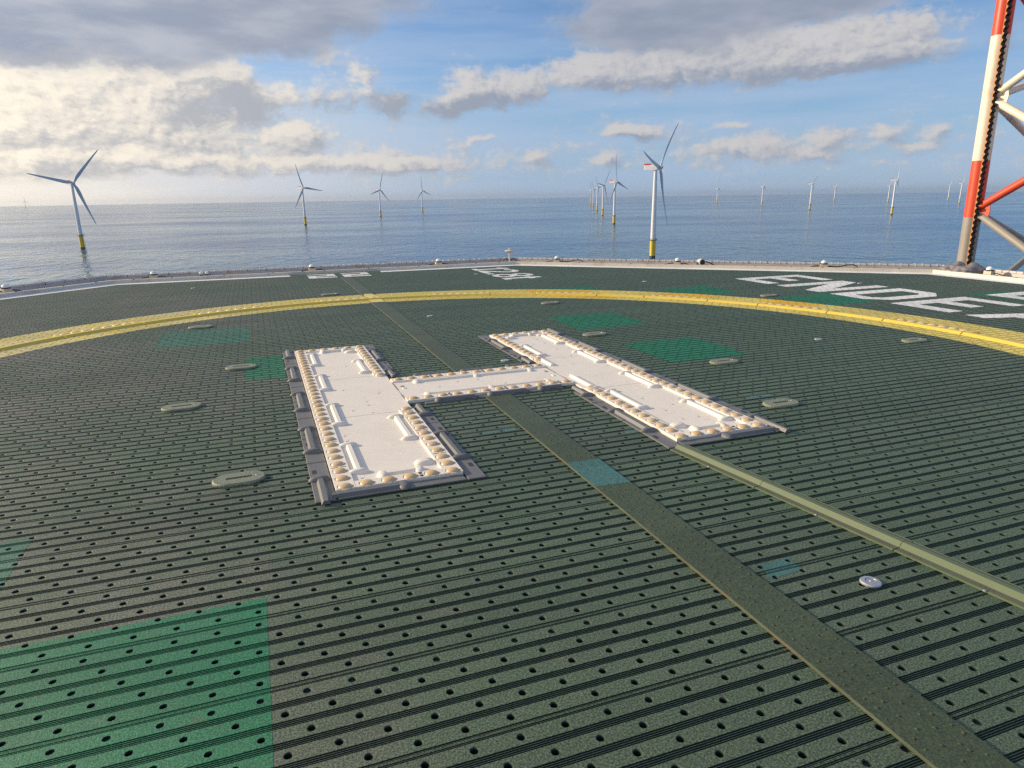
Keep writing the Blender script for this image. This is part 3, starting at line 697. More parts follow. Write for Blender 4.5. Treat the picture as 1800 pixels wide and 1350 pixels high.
# round metal discs
def disc_proto():
    t = thing('deck_disc', None, 'metal disc', (0, 0, 0), TH)
    mb = MB(); mb.lathe([(0.043, 0.0), (0.043, 0.006), (0.039, 0.010), (0.024, 0.0115), (0.0225, 0.0095), (0.006, 0.0095), (0.005, 0.011), (0.001, 0.0115)], (0, 0, 0), 28); mb.build('plate', M['galv'], t, True)
    r = MB(); r.ring([[(rr*math.cos(2*math.pi*k/24), rr*math.sin(2*math.pi*k/24), .0105) for k in range(24)] for rr in (.0242, .0222)], 0, False); r.build('groove_ring', M['dark_slot'], t)
    return t
dp = disc_proto()
discs = [(0.53, -3.80, 'round grey metal disc on the deck, nearest to the camera'), (0.50, 0.75, 'round metal disc inside the H, behind its crossbar'), (4.15, 0.31, 'round metal disc inside the ring, right of the vivid green patch'), (0.46, 3.81, 'round metal disc behind the H, right of the flat strip'),
         (-3.0, 9.04, 'small metal disc on the far left deck outside the ring'), (5.31, 6.06, 'small metal disc on the far deck between ring and floodlight'), (8.65, 4.02, 'small metal disc beside the letter N'), (2.76, 8.93, 'small metal disc left of the 12.8t mark')]
for i, (u, v, lb) in enumerate(discs):
    o = dp if i == 0 else copy_tree(dp); o.location = WP(u, v, 0.0008); tag(o, lb, 'metal disc', 'round metal discs in the deck')

# ------------------------------------------------------------------ the lit H
HZ = 0.014                                               # panel top
BZ = 0.028                                               # raised light border
def h_mark():
    t = thing('landing_h', 'raised white H of panels edged with amber light domes and grey ramp tiles', 'landing mark', WP(0, 0, 0), TH)
    lens_jobs = []
    def plate(u0, u1, v0, v1):
        mb = MB(); mb.box(u0, u1, v0, v1, 0.002, HZ, 0, 0.0015)
        # seams, screw marks and small cable clips
        for _ in range(int(70*(u1-u0)*(v1-v0))+6):
            x, y = random.uniform(u0+.16, u1-.16) if u1-u0 > .4 else random.uniform(u0+.05, u1-.05), random.uniform(v0+.06, v1-.06)
        nx = max(1, round((u1-u0)/0.25)); ny = max(1, round((v1-v0)/0.125))
        for i in range(nx+1):
            for k in range(ny+1):
                if random.random() < 0.62: continue
                x, y = u0+.17+(u1-u0-.34)*i/nx, v0+.06+(v1-v0-.12)*k/ny
                for dx, dy in random.sample([(0, 0), (.016, 0), (0, .016), (.016, .016), (.03, .008)], random.randint(2, 3)):
                    s = random.uniform(.0013, .0022); mb.box(x+dx-s, x+dx+s, y+dy-s, y+dy+s, HZ-.001, HZ+.0006, 1)
                if random.random() < 0.3: mb.box(x-.012, x+.008, y-.03, y-.025, HZ-.001, HZ+.0012, 1)
        return mb.build('white_panel', [M['h_white'], M['dark_slot']], t)
    PV = [(-2.0, -0.603), (-0.600, 0.600), (0.603, 2.0)]
    panels = {}
    for s in (-1, 1):
        for k, (a, b) in enumerate(PV): panels[(s, k)] = plate(min(s*.75, s*1.5)+.001, max(s*.75, s*1.5)-.001, a+.002, b-.002)
    panels[(0, 0)] = plate(-.748, .748, -.385, .385)
    # frame strips along the cross-bar joint
    for s in (-1, 1):
        j = MB()
        for (a, b) in ((-.30, -.13), (.02, .28)): j.box(s*.75-.007, s*.75+.007, a, b, HZ-.001, HZ+.0015)
        j.box(s*.75-.0025, s*.75+.0025, -.385, .385, HZ-.001, HZ+.0008); j.build('joint_strip', M['seam'], t)
        for y in (-.33, .12):
            h = MB(); hx = s*.75 - s*.06
            h.box(hx-.016, hx+.016, y-.03, y+.03, HZ, HZ+.001); h.build('hatch_mark', M['seam'], t)
    # border strips with round wells, along v or along u
    def border(par, axis, c, w0, w1, stations, e0, e1):
        """axis 'v': strip from u=w0..w1 with wells at u=c and v in stations; e0..e1 the extent along the axis"""
        mb = MB(); S = 20; rr = 0.0462
        st = sorted(stations); cuts = [e0] + [(a+b)/2 for a, b in zip(st, st[1:])] + [e1]
        for q, a, b in zip(st, cuts, cuts[1:]):
            ang = [2*math.pi*(k+.5)/S for k in range(S)]
            def rc(an):
                x, y = math.cos(an), math.sin(an)                    # x across, y along
                sx_ = ((w1-c) if x > 0 else (c-w0))/max(abs(x), 1e-6); sy_ = ((b-q) if y > 0 else (q-a))/max(abs(y), 1e-6)
                s_ = min(sx_, sy_); return [c+x*s_, q+y*s_]
            outer = [rc(an) for an in ang]
            for px, py in ((w0, a), (w1, a), (w1, b), (w0, b)):
                i = min(range(S), key=lambda k: (outer[k][0]-px)**2+(outer[k][1]-py)**2); outer[i] = [px, py]
            inner = [(c+rr*math.cos(an), q+rr*math.sin(an)) for an in ang]
            def P3(p, z): return (p[0], p[1], z) if axis == 'v' else (p[1], p[0], z)
            rings = [[P3(p, HZ-.002) for p in outer], [P3(p, BZ-.002) for p in outer], [P3(((p[0]-c)*.995+c, (p[1]-q)*.995+q), BZ) for p in outer], [P3(p, BZ) for p in inner], [P3(p, BZ-.013) for p in inner]]
            if axis == 'u': rings = [r[::-1] for r in rings]
            mb.ring(rings, 0, False); 
            fl = [P3(p, BZ-.013) for p in inner]; mb.add(fl if axis == 'v' else fl[::-1], [tuple(range(S))], 0)
            lens_jobs.append((par, P3((c, q), BZ-.013)))
        # slots between every fourth pair
        for k in range(2, len(st)-1, 4):
            y = (st[k]+st[k+1])/2
            for (x0, x1) in ((w0+.012, (w0+w1)/2-.006), ((w0+w1)/2+.006, w1-.012)):
                if axis == 'v': mb.box(x0, x1, y-.004, y+.004, BZ-.002, BZ+.0008, 1)
                else: mb.box(y-.010, y+.010, x0, x1, BZ-.002, BZ+.0008, 1)
        # little lips along the outer flank
        mb.build('light_border', [M['h_border'], M['dark_slot']], par)
    outer_v = [-1.9625 + 3.925*k/32 for k in range(33)]
    inner_v = [-1.9625 + .124*k for k in range(12)]
    def sel(a, b, lst): return [x for x in lst if a < x < b]
    for s in (-1, 1):
        for k, (a, b) in enumerate(PV):
            st = sel(a, b, outer_v)
            e0, e1 = (a, b)
            w = sorted((s*1.5, s*1.388)); border(panels[(s, k)], 'v', s*1.445, w[0], w[1], st, e0+.0015, e1-.0015)
            if k != 1:
                st = inner_v if k == 0 else [-x for x in inner_v]
                w = sorted((s*.75, s*.862)); border(panels[(s, k)], 'v', s*.806, w[0], w[1], st, a+.0015, b-.0015)
                y = -1.9625 if k == 0 else 1.9625
                us = [s*(.935+.1285*i) for i in range(4)]
                ws = (-2.0, -1.908) if k == 0 else (1.908, 2.0)
                border(panels[(s, k)], 'u', -1.9575 if k == 0 else 1.9575, ws[0], ws[1], us, min(s*.8645, s*1.3855), max(s*.8645, s*1.3855))
    cu = [-.690 + 1.38*k/11 for k in range(12)]
    border(panels[(0, 0)], 'u', -.330, -.385, -.275, cu, -.748, .748); border(panels[(0, 0)], 'u', .330, .275, .385, cu, -.748, .748)
    # amber domes: the hundred that show largest as parts, the others as one part
    lm = bpy.data.meshes.new('light_dome'); b = MB(); b.lathe([(0.0412, 0.0), (0.0410, 0.0105), (0.0380, 0.0165), (0.031, 0.0215), (0.020, 0.0252), (0.009, 0.0268), (0.002, 0.0272)], (0, 0, 0), 20)
    proto = b.build('light_dome', M['lens'], None, True); me = proto.data; bpy.data.objects.remove(proto)
    camuv = (-1.79, -5.73)
    lens_jobs.sort(key=lambda q: (q[1][0]-camuv[0])**2 + (q[1][1]-camuv[1])**2)
    for par, p in lens_jobs[:100]:
        o = bpy.data.objects.new('light_dome', me); COL.objects.link(o); o.parent = par; o.location = p; o.rotation_euler = (0, 0, random.uniform(0, 6))
    far = MB()
    for par, p in lens_jobs[100:]:
        far.lathe([(0.0412, 0.0), (0.0410, 0.0105), (0.0380, 0.0165), (0.031, 0.0215), (0.020, 0.0252), (0.009, 0.0268), (0.002, 0.0272)], p, 14)
    far.build('light_domes', M['lens'], t, True)['kind'] = 'stuff'
    # dog-bone cable ridges: a bar with a mound at each end
    def mound(mb, x, y, z, lx, ly, h, mi=0):
        prof = []
        n = 14
        for r_, zz in ((1.0, 0.0), (.97, .30), (.80, .70), (.52, .95), (.2, 1.0)): prof.append([(x+lx*r_*math.cos(2*math.pi*k/n), y+ly*r_*math.sin(2*math.pi*k/n), z+h*zz) for k in range(n)])
        mb.ring(prof, mi, True)
    SEC = lambda wdt, h, z: [(-wdt, z), (-wdt*.52, z+h), (wdt*.52, z+h), (wdt, z)]
    def bone(par, u, va, vb, m, z0, name='cable_ridge', along='v', h=0.023, ends=(1, 1), wdt=.024):
        mb = MB()
        if along == 'v':
            mb.prism(SEC(wdt, h*.92, z0-.001), (u, va, 0), (u, vb, 0))
            for y, e in ((va, ends[0]), (vb, ends[1])):
                if e: mound(mb, u-.004, y, z0-.001, .066, .030, h*1.12)
        else:
            mb.prism(SEC(wdt, h*.92, z0-.001), (va, u, 0), (vb, u, 0))
            for y, e in ((va, ends[0]), (vb, ends[1])):
                if e: mound(mb, y, u, z0-.001, .036, .060, h*1.05)
        mb.build(name, m, par, True)
    WM, GM = M['h_white'], M['grey_tile']
    for s in (-1, 1):
        P_ = lambda k: panels[(s, k)]
        for (a, b) in ((-1.75, -1.25), (1.24, 1.77)): bone(P_(0 if a < 0 else 2), s*1.335, a, b, WM, HZ)
        for (a, b) in ((-.77, -.25), (.25, .77)): bone(P_(1), s*1.335, a, b, WM, HZ)
        for (a, b) in ((-1.27, -.75), (.75, 1.27)): bone(P_(0 if a < 0 else 2), s*.915, a, b, WM, HZ)
        for sg in (-1, 1):
            k = 0 if sg < 0 else 2
            bone(P_(k), s*.925, sg*1.76, sg*1.735, WM, HZ)
            bone(P_(k), sg*1.862, s*1.10-.11, s*1.10+.11, WM, HZ, along='u', h=.026)
    for sg in (-1, 1):
        for (a, b) in ((-.54, 0.0), (0.02, .56)): bone(panels[(0, 0)], sg*.225, a, b, WM, HZ, along='u', h=.020, ends=(1, 0) if a < 0 else (1, 1), wdt=.022)
        bone(panels[(0, 0)], -.05*sg, .69*sg-.01, .69*sg+.01, WM, HZ, along='u', h=.008, ends=(0, 0), wdt=.03)
    for (a, b) in ((-.42, .08),): bone(panels[(1, 1)], .835, -.62, -.14, WM, HZ, ends=(1, 0)); bone(panels[(1, 1)], .835, .30, .70, WM, HZ, ends=(0, 1))
    # grey ramp tiles all round, each with its own cable ridge and slots
    def tile(u0, u1, v0, v1, ridge=None, along='v', slot=None, tube=False):
        mb = MB(); mb.box(u0+.004, u1-.004, v0+.004, v1-.004, 0.0008, 0.0085, 0, 0.002)
        if ridge:
            c, a, b, ends = ridge
            if along == 'v':
                mb.prism(SEC(.027, .026, .008), (c, a, 0), (c, b, 0))
                for y, e in ((a, ends[0]), (b, ends[1])):
                    if e: mound(mb, c, y, .008, .056, .034, .029)
            else:
                mb.prism(SEC(.027, .026, .008), (a, c, 0), (b, c, 0))
                for y, e in ((a, ends[0]), (b, ends[1])):
                    if e: mound(mb, y, c, .008, .034, .045, .029)
        if slot:
            su, sv = slot; w_, h_ = (.013, .030) if along == 'v' else (.04, .008)
            mb.box(su-w_, su+w_, sv-h_, sv+h_, .004, .0092, 1)
        for (x, y) in ((u0+.022, v0+.02), (u1-.022, v0+.02), (u0+.022, v1-.02), (u1-.022, v1-.02)):
            for d in range(3): mb.box(x+d*.009-.012, x+d*.009-.0085, y-.002, y+.0015, .007, .0091, 1)
        mb.build('ramp_tile', [GM, M['dark_slot'], M['galv']], t, True)
    GZ = 0.0085
    for s in (-1, 1):
        for (a, b, en) in ((-2.13, -1.77, (0, 1)), (-1.27, -.77, (1, 1)), (-.27, .23, (1, 1)), (.73, 1.23, (1, 1)), (1.73, 2.11, (1, 0))):
            bone(t, s*1.567, a, b, GM, GZ, h=.024, ends=en, wdt=.025)
        for sg in (-1, 1):
            bone(t, s*.690, sg*1.74, sg*1.24, GM, GZ, h=.024, wdt=.024); bone(t, s*.690, sg*.76, sg*.50, GM, GZ, h=.024, ends=(1, 0), wdt=.024)
            bone(t, sg*2.040, s*1.12, s*1.525, GM, GZ, along='u', h=.019, ends=(1, 0), wdt=.022)
    for s in (-1, 1):
        # outer flank
        cuts = [-2.09, -1.47, -.98, -.49, 0.0, .49, .98, 1.47, 2.09]
        for k in range(8):
            a, b = cuts[k], cuts[k+1]; w = sorted((s*1.503, s*1.625)); c = s*1.560
            tile(w[0], w[1], a, b, None, 'v', (c + s*.03, [-1.63, -1.10, -.88, -.12, .12, .88, 1.10, 1.60][k]))
        cuts = [-2.09, -1.46, -.97, -.615]
        for sg in (-1, 1):
            for k in range(3):
                a, b = sorted((sg*cuts[k], sg*cuts[k+1])) ; w = sorted((s*.628, s*.747)); c = s*.700
                tile(w[0], w[1], a, b, None, 'v', (c - s*.035, sg*[1.87, 1.12, .88][k]))
            # bar ends
            for (x0, x1, mx) in ((.7515, 1.12, None), (1.12, 1.4985, None)):
                w = sorted((s*x0, s*x1)); vv = sorted((sg*2.003, sg*2.088))
                r_ = None
                if mx: q = sorted((s*mx, s*1.48)); r_ = (sg*2.036, q[0], q[1], (1, 0) if s > 0 else (0, 1))
                tile(w[0]+.0, w[1], vv[0], vv[1], r_, 'u')
    for sg in (-1, 1):
        for (x0, x1) in ((-.62, -.17), (-.165, .29), (.295, .62)):
            vv = sorted((sg*.388, sg*.468)); mx = (x0+x1)/2
            tile(x0, x1, vv[0], vv[1], (sg*.420, x0+.12, x1-.02, (1, 0)), 'u', (x1-.09, sg*.452))
    return t
h_mark()

# ------------------------------------------------------------------ ridged cable cover leading from the H
def cable_cover():
    t = thing('cable_cover', 'olive ridged cable cover running from the right H bar to the frame edge', 'cable cover', WP(0.7, -2.1, 0), TH)
    ln = [(0.70, -2.095), (0.805, -2.80), (0.925, -3.62), (1.045, -4.42), (1.165, -5.24), (1.29, -6.06)]
    off = Vector((0.7, -2.1, 0))
    for k, (p, q) in enumerate(zip(ln, ln[1:])):
        a, b = Vector((*p, 0))-off, Vector((*q, 0))-off; d = (b-a).normalized()*0.003
        base = MB(); base.prism([(-.074, .001), (-.074, .006), (-.070, .008), (.070, .008), (.074, .006), (.074, .001)], a+d, b-d)
        for s in (-1, 1):
            n = Vector((-d.y, d.x, 0)).normalized()
            for f in (.08, .46, .9):
                c = a.lerp(b, f) + n*s*.055
                for e in range(4):
                    g = c + (b-a).normalized()*.016*e; base.box(g.x-.0025, g.x+.0025, g.y-.0025, g.y+.0025, .007, .0085, 1)
                if f == .46: base.lathe([(.008, 0), (.007, .003), (.002, .0045)], (c.x-.02, c.y-.03, .0078), 8, 2)
        pl = base.build('base_plate', [M['cover_base'], M['dark_slot'], M['galv']], t)
        e = MB(); e.prism([(-.0775, .001), (-.0775, .0078), (-.0742, .0092), (-.0732, .001)], a+d, b-d); e.prism([(.0732, .001), (.0742, .0092), (.0775, .0078), (.0775, .001)], a+d, b-d); e.build('edge_bead', M['cover'], pl)
        r = MB(); r.prism([(-.035, .0075), (-.015, .031), (.015, .031), (.035, .0075)], a+d*.4, b-d*.4); r.build('ridge', M['cover'], pl)
cable_cover()

# ------------------------------------------------------------------ deck edge: kerb, gutter, net frame, lamps
def edge_run(i):
    """edge i of the octagon from vertex i to vertex i+1 as function of offset"""
    return lambda d: (Vector((*octagon(d)[i], 0)), Vector((*octagon(d)[(i+1) % 8], 0)))
def edges():
    mb = MB(); gt = MB()
    def band(m_, d0, d1, z0, z1, z2=None, mi=0):
        a, b = octagon(d0), octagon(d1); n = 8; z2 = z1 if z2 is None else z2
        vs = [(x, y, z0) for x, y in a] + [(x, y, z1) for x, y in a] + [(x, y, z2) for x, y in b] + [(x, y, z0) for x, y in b]
        fs = []
        for k in range(n):
            j = (k+1) % n
            fs += [(k, j, n+j, n+k), (n+k, n+j, 2*n+j, 2*n+k), (2*n+k, 2*n+j, 3*n+j, 3*n+k)]
        m_.add(vs, fs, mi)
    band(mb, 0.21, 0.30, -0.05, 0.070)
    a8, b8 = octagon(.24), octagon(.24)
    for k in range(8):                                    # small fittings bolted along the kerb
        p, q = Vector((*a8[k], 0)), Vector((*a8[(k+1) % 8], 0)); L = (q-p).length; x = .4
        while x < L-.3:
            c = p.lerp(q, x/L); e = random.uniform(.010, .017); mb.box(c.x-e, c.x+e, c.y-e, c.y+e, .068, .079, 1); x += random.uniform(.35, 1.1)
    mb.build('deck_edge_kerb', [M['kerb'], M['black']], loc=(CX, CY, 0), rz=TH)['kind'] = 'structure'
    band(gt, 0.303, 0.92, -0.10, 0.012)
    gt.build('edge_gutter', M['gutter'], loc=(CX, CY, 0), rz=TH)['kind'] = 'structure'
    names = {7: 'left front', 0: 'far', 1: 'far right', 2: 'right'}
    lab = {7: 'pale safety net frame along the left deck edge', 0: 'pale safety net frame along the far deck edge, behind the 22', 1: 'cream safety net frame along the diagonal far right deck edge', 2: 'cream safety net frame along the right deck edge by the lattice leg'}
    for i in (7, 0, 1, 2):
        run = edge_run(i)
        a, b = run(0.88); L = (b-a).length; d = (b-a)/L; n = Vector((d.y, -d.x, 0))
        if n.dot(a) < 0: n = -n
        c = a.lerp(b, .5); W0 = WP(c.x, c.y, 0)
        t = thing('safety_net', lab[i], 'safety net', W0, TH, 'safety net frames round the deck')
        A, B = a-c, b-c
        tb = MB(); tb.tube([A+Vector((0,0,.085)), B+Vector((0,0,.085))], .034, 8)
        pl = MB(); pl.prism([(-.012, .0), (-.012, .07), (.012, .07), (.012, .0)], A+n*-.03, B+n*-.03); pl.build('toe_plate', M['net_tube'], t)
        lc = tb; k = 0; s = 0.05
        while s < L-.05:
            p = A + d*s + Vector((0, 0, .085))
            q = p - d*random.uniform(.01, .03) + n*.05 + Vector((0, 0, random.uniform(.030, .046)))
            lc.tube([p - n*.036 + Vector((0,0,-.03)), p - n*.034 + Vector((0,0,.02)), p + Vector((0,0,.034)), q], .0045, 5, 0 if k % 3 else 2); s += 0.137; k += 1
        tb.build('frame_tube', [M['net_tube'], M['galv'], M['black']], t, True)
        # net panel hung outwards
        outw = MB(); z0, z1 = .075, .02; wd = 1.4
        for k in range(int(L/.2)):
            p = A + d*(.2*k); outw.tube([p+Vector((0,0,z0)), p+n*wd+Vector((0,0,z1-.15))], .004, 4)
        for k in range(1, 7): outw.tube([A+n*wd*k/6+Vector((0,0,z0-.033*k)), B+n*wd*k/6+Vector((0,0,z0-.033*k))], .004, 4)
        outw.build('net', M['net_tube'], t)
edges()

def lamp_proto():
    t = thing('edge_lamp', None, 'lamp', (0, 0, 0), TH)
    b = MB(); b.box(-.075, .075, -.06, .06, 0.0, .105, 0, .008); b.box(-.10, -.076, -.03, .03, .02, .05); b.box(.076, .10, -.03, .03, .02, .05); b.build('housing', M['lamp_box'], t)
    c = MB(); c.lathe([(.070, .104), (.083, .108), (.083, .120), (.066, .126)], (0, 0, 0), 20); c.build('collar', M['black'], t, True)
    d = MB(); d.lathe([(.064, .126), (.060, .150), (.046, .172), (.025, .184), (.006, .188)], (0, 0, 0), 20); d.build('lamp_dome', M['lamp_dome'], t, True)
    for s in (-1, 1):
        k = MB(); k.tube([(s*.07, 0, .05), (s*.13, .01, .062), (s*.22, .02, .045), (s*.30, .02, .012), (s*.34, .02, -.01)], .011, 7); k.build('cable', M['black'], t, True)
    return t
def loop_cable(t, s):
    k = MB(); k.tube([(s*.1, 0, .05), (s*.26, .0, .05), (s*.36, 0, .062), (s*.48, 0, .095), (s*.58, 0, .10), (s*.66, 0, .07), (s*.68, 0, .01)], .011, 7); k.build('loose_cable', M['black'], t, True)
lp = lamp_proto()
def on_edge(px_az_deg, d):
    """point on the octagon offset by d that lies in the given compass direction from the viewpoint"""
    o = Vector((-1.79, -5.73)); a = R(px_az_deg); dirw = Vector((math.sin(a), math.cos(a)))
    du = Vector((dirw.x*math.cos(TH)+dirw.y*math.sin(TH), -dirw.x*math.sin(TH)+dirw.y*math.cos(TH)))
    best = 1e9
    for (nx, ny), off in EDGES:
        den = nx*du.x+ny*du.y
        if den > 1e-6: best = min(best, (off+d-(nx*o.x+ny*o.y))/den)
    return o + du*best
LAMPS = [(-36.2, 'white domed edge lamp at the left frame edge, on its cream box', 7), (-27.25, 'white domed edge lamp on the far kerb, left of the digits 22', 0), (-15.95, 'white domed edge lamp directly behind the digits 22', 0), (-5.9, 'white domed edge lamp left of the stub mast at the corner', 0),
         (3.85, 'white domed edge lamp just right of the stub mast', 1), (13.55, 'white domed edge lamp left of the round floodlight', 1), (24.35, 'white domed edge lamp with a looped black cable, behind letter E', 1), (34.75, 'white domed edge lamp right of the lattice leg foot', 2)]
for i, (a, lb, e) in enumerate(LAMPS):
    o = lp if i == 0 else copy_tree(lp); q = on_edge(a, .56); o.location = WP(q.x, q.y, .012)
    (nx, ny), _ = EDGES[e]; o.rotation_euler = (0, 0, TH + math.atan2(ny, nx) - math.pi/2); tag(o, lb, 'lamp', 'edge lamps round the deck')
    if i in (6, 4): loop_cable(o, 1)
# floodlight
def floodlight():
    q = on_edge(15.35, .62); t = thing('floodlight', 'round grey floodlight lying on the far right kerb', 'floodlight', WP(q.x, q.y, .02), R(20)+R(-8))
    b = MB(); n = 20
    prof = [(.070, -.085), (.076, -.083), (.076, -.05), (.085, .0), (.078, .055), (.045, .085), (.01, .09)]
    rings = [[(r_*math.cos(2*math.pi*k/n), y, .085+r_*math.sin(2*math.pi*k/n)) for k in range(n)] for r_, y in prof]
    b.ring([r[::-1] for r in rings], 0, True); b.build('drum', M['net_tube'], t, True)
    g = MB(); rg = [[(r_*math.cos(2*math.pi*k/n), y, .085+r_*math.sin(2*math.pi*k/n)) for k in range(n)] for r_, y in ((.062, -.0865), (.060, -.089), (.03, -.090), (.005, -.0905))]
    g.ring([r[::-1] for r in rg], 0, True); g.build('front_glass', M['dark_slot'], t, True)
    f = MB(); f.box(-.05, .05, -.04, .04, -.01, .012); f.box(-.09, -.08, -.03, .03, 0, .09); f.box(.08, .09, -.03, .03, 0, .09); f.build('bracket', M['black'], t)
    c = MB(); c.tube([(.08, .02, .09), (.16, .02, .085), (.26, .02, .05), (.36, .02, .0)], .012, 7); c.build('cable', M['black'], t, True)
floodlight()
def stub_mast():
    q = on_edge(-0.05, .55); t = thing('stub_mast', 'short white T-topped stub mast at the far corner of the deck', 'mast', WP(q.x, q.y, .01), 0)
    m = MB(); m.lathe([(.055, 0), (.05, .012), (.022, .02), (.020, .25), (.030, .262)], (0, 0, 0), 14); m.build('post', M['kerb'], t, True)
    h = MB(); h.lathe([(.030, .255), (.095, .285), (.125, .305), (.122, .318), (.05, .332), (.022, .345), (.012, .375), (.003, .38)], (0, 0, 0), 18); h.build('head', M['lamp_box'], t, True)
    for s in (-1, 1):
        k = MB(); k.tube([(s*.02, 0, .06), (s*.08, .02, .11), (s*.15, .05, .09), (s*.2, .06, .0)], .012, 6); k.build('cable', M['black'], t, True)
stub_mast()
def knobs():
    for a, d, lb in ((-24.05, .78, 'small white round knob on the far kerb, left one of a pair'), (-23.65, .78, 'small white round knob on the far kerb, right one of a pair')):
        q = on_edge(a, d); t = thing('kerb_knob', lb, 'knob', WP(q.x, q.y, .012), 0, 'white knobs on the far kerb')
        m = MB(); m.lathe([(.03, 0), (.028, .03), (.014, .04)], (0, 0, 0), 10); m.build('foot', M['black'], t, True)
        h = MB(); h.lathe([(.014, .036), (.042, .055), (.045, .08), (.028, .105), (.005, .112)], (0, 0, 0), 12); h.build('head', M['lamp_dome'], t, True)
knobs()
def sacks():
    for a, d, sx_, h_, lb in ((32.75, .80, .26, .15, 'grey tied tarpaulin bundle at the foot of the leg, left one'), (33.55, .62, .30, .16, 'grey tied tarpaulin bundle at the foot of the leg, right one')):
        q = on_edge(a, d); bm = bmesh.new(); bmesh.ops.create_icosphere(bm, subdivisions=4, radius=1.0)
        for v in bm.verts:
            x, y, z = v.co; rr = 1 + .16*math.sin(5*x+3*z+a) + .10*math.sin(9*y-4*z) + .05*math.sin(17*x+13*y)
            pk = max(0.0, z); v.co = Vector((x*sx_*rr*(1-.35*pk), y*.16*rr*(1-.35*pk), (max(z, -.25)+.25)*h_*(1+.25*pk*math.sin(4*x))*.8))
        me = bpy.data.meshes.new('tarpaulin_bundle'); bm.to_mesh(me); bm.free(); me.polygons.foreach_set('use_smooth', [True]*len(me.polygons)); me.materials.append(M['sack'])
        o = bpy.data.objects.new('tarpaulin_bundle', me); COL.objects.link(o); o.location = WP(q.x, q.y, .05); o.rotation_euler = (0, 0, R(-20)); tag(o, lb, 'bundle', 'tarpaulin bundles')
sacks()

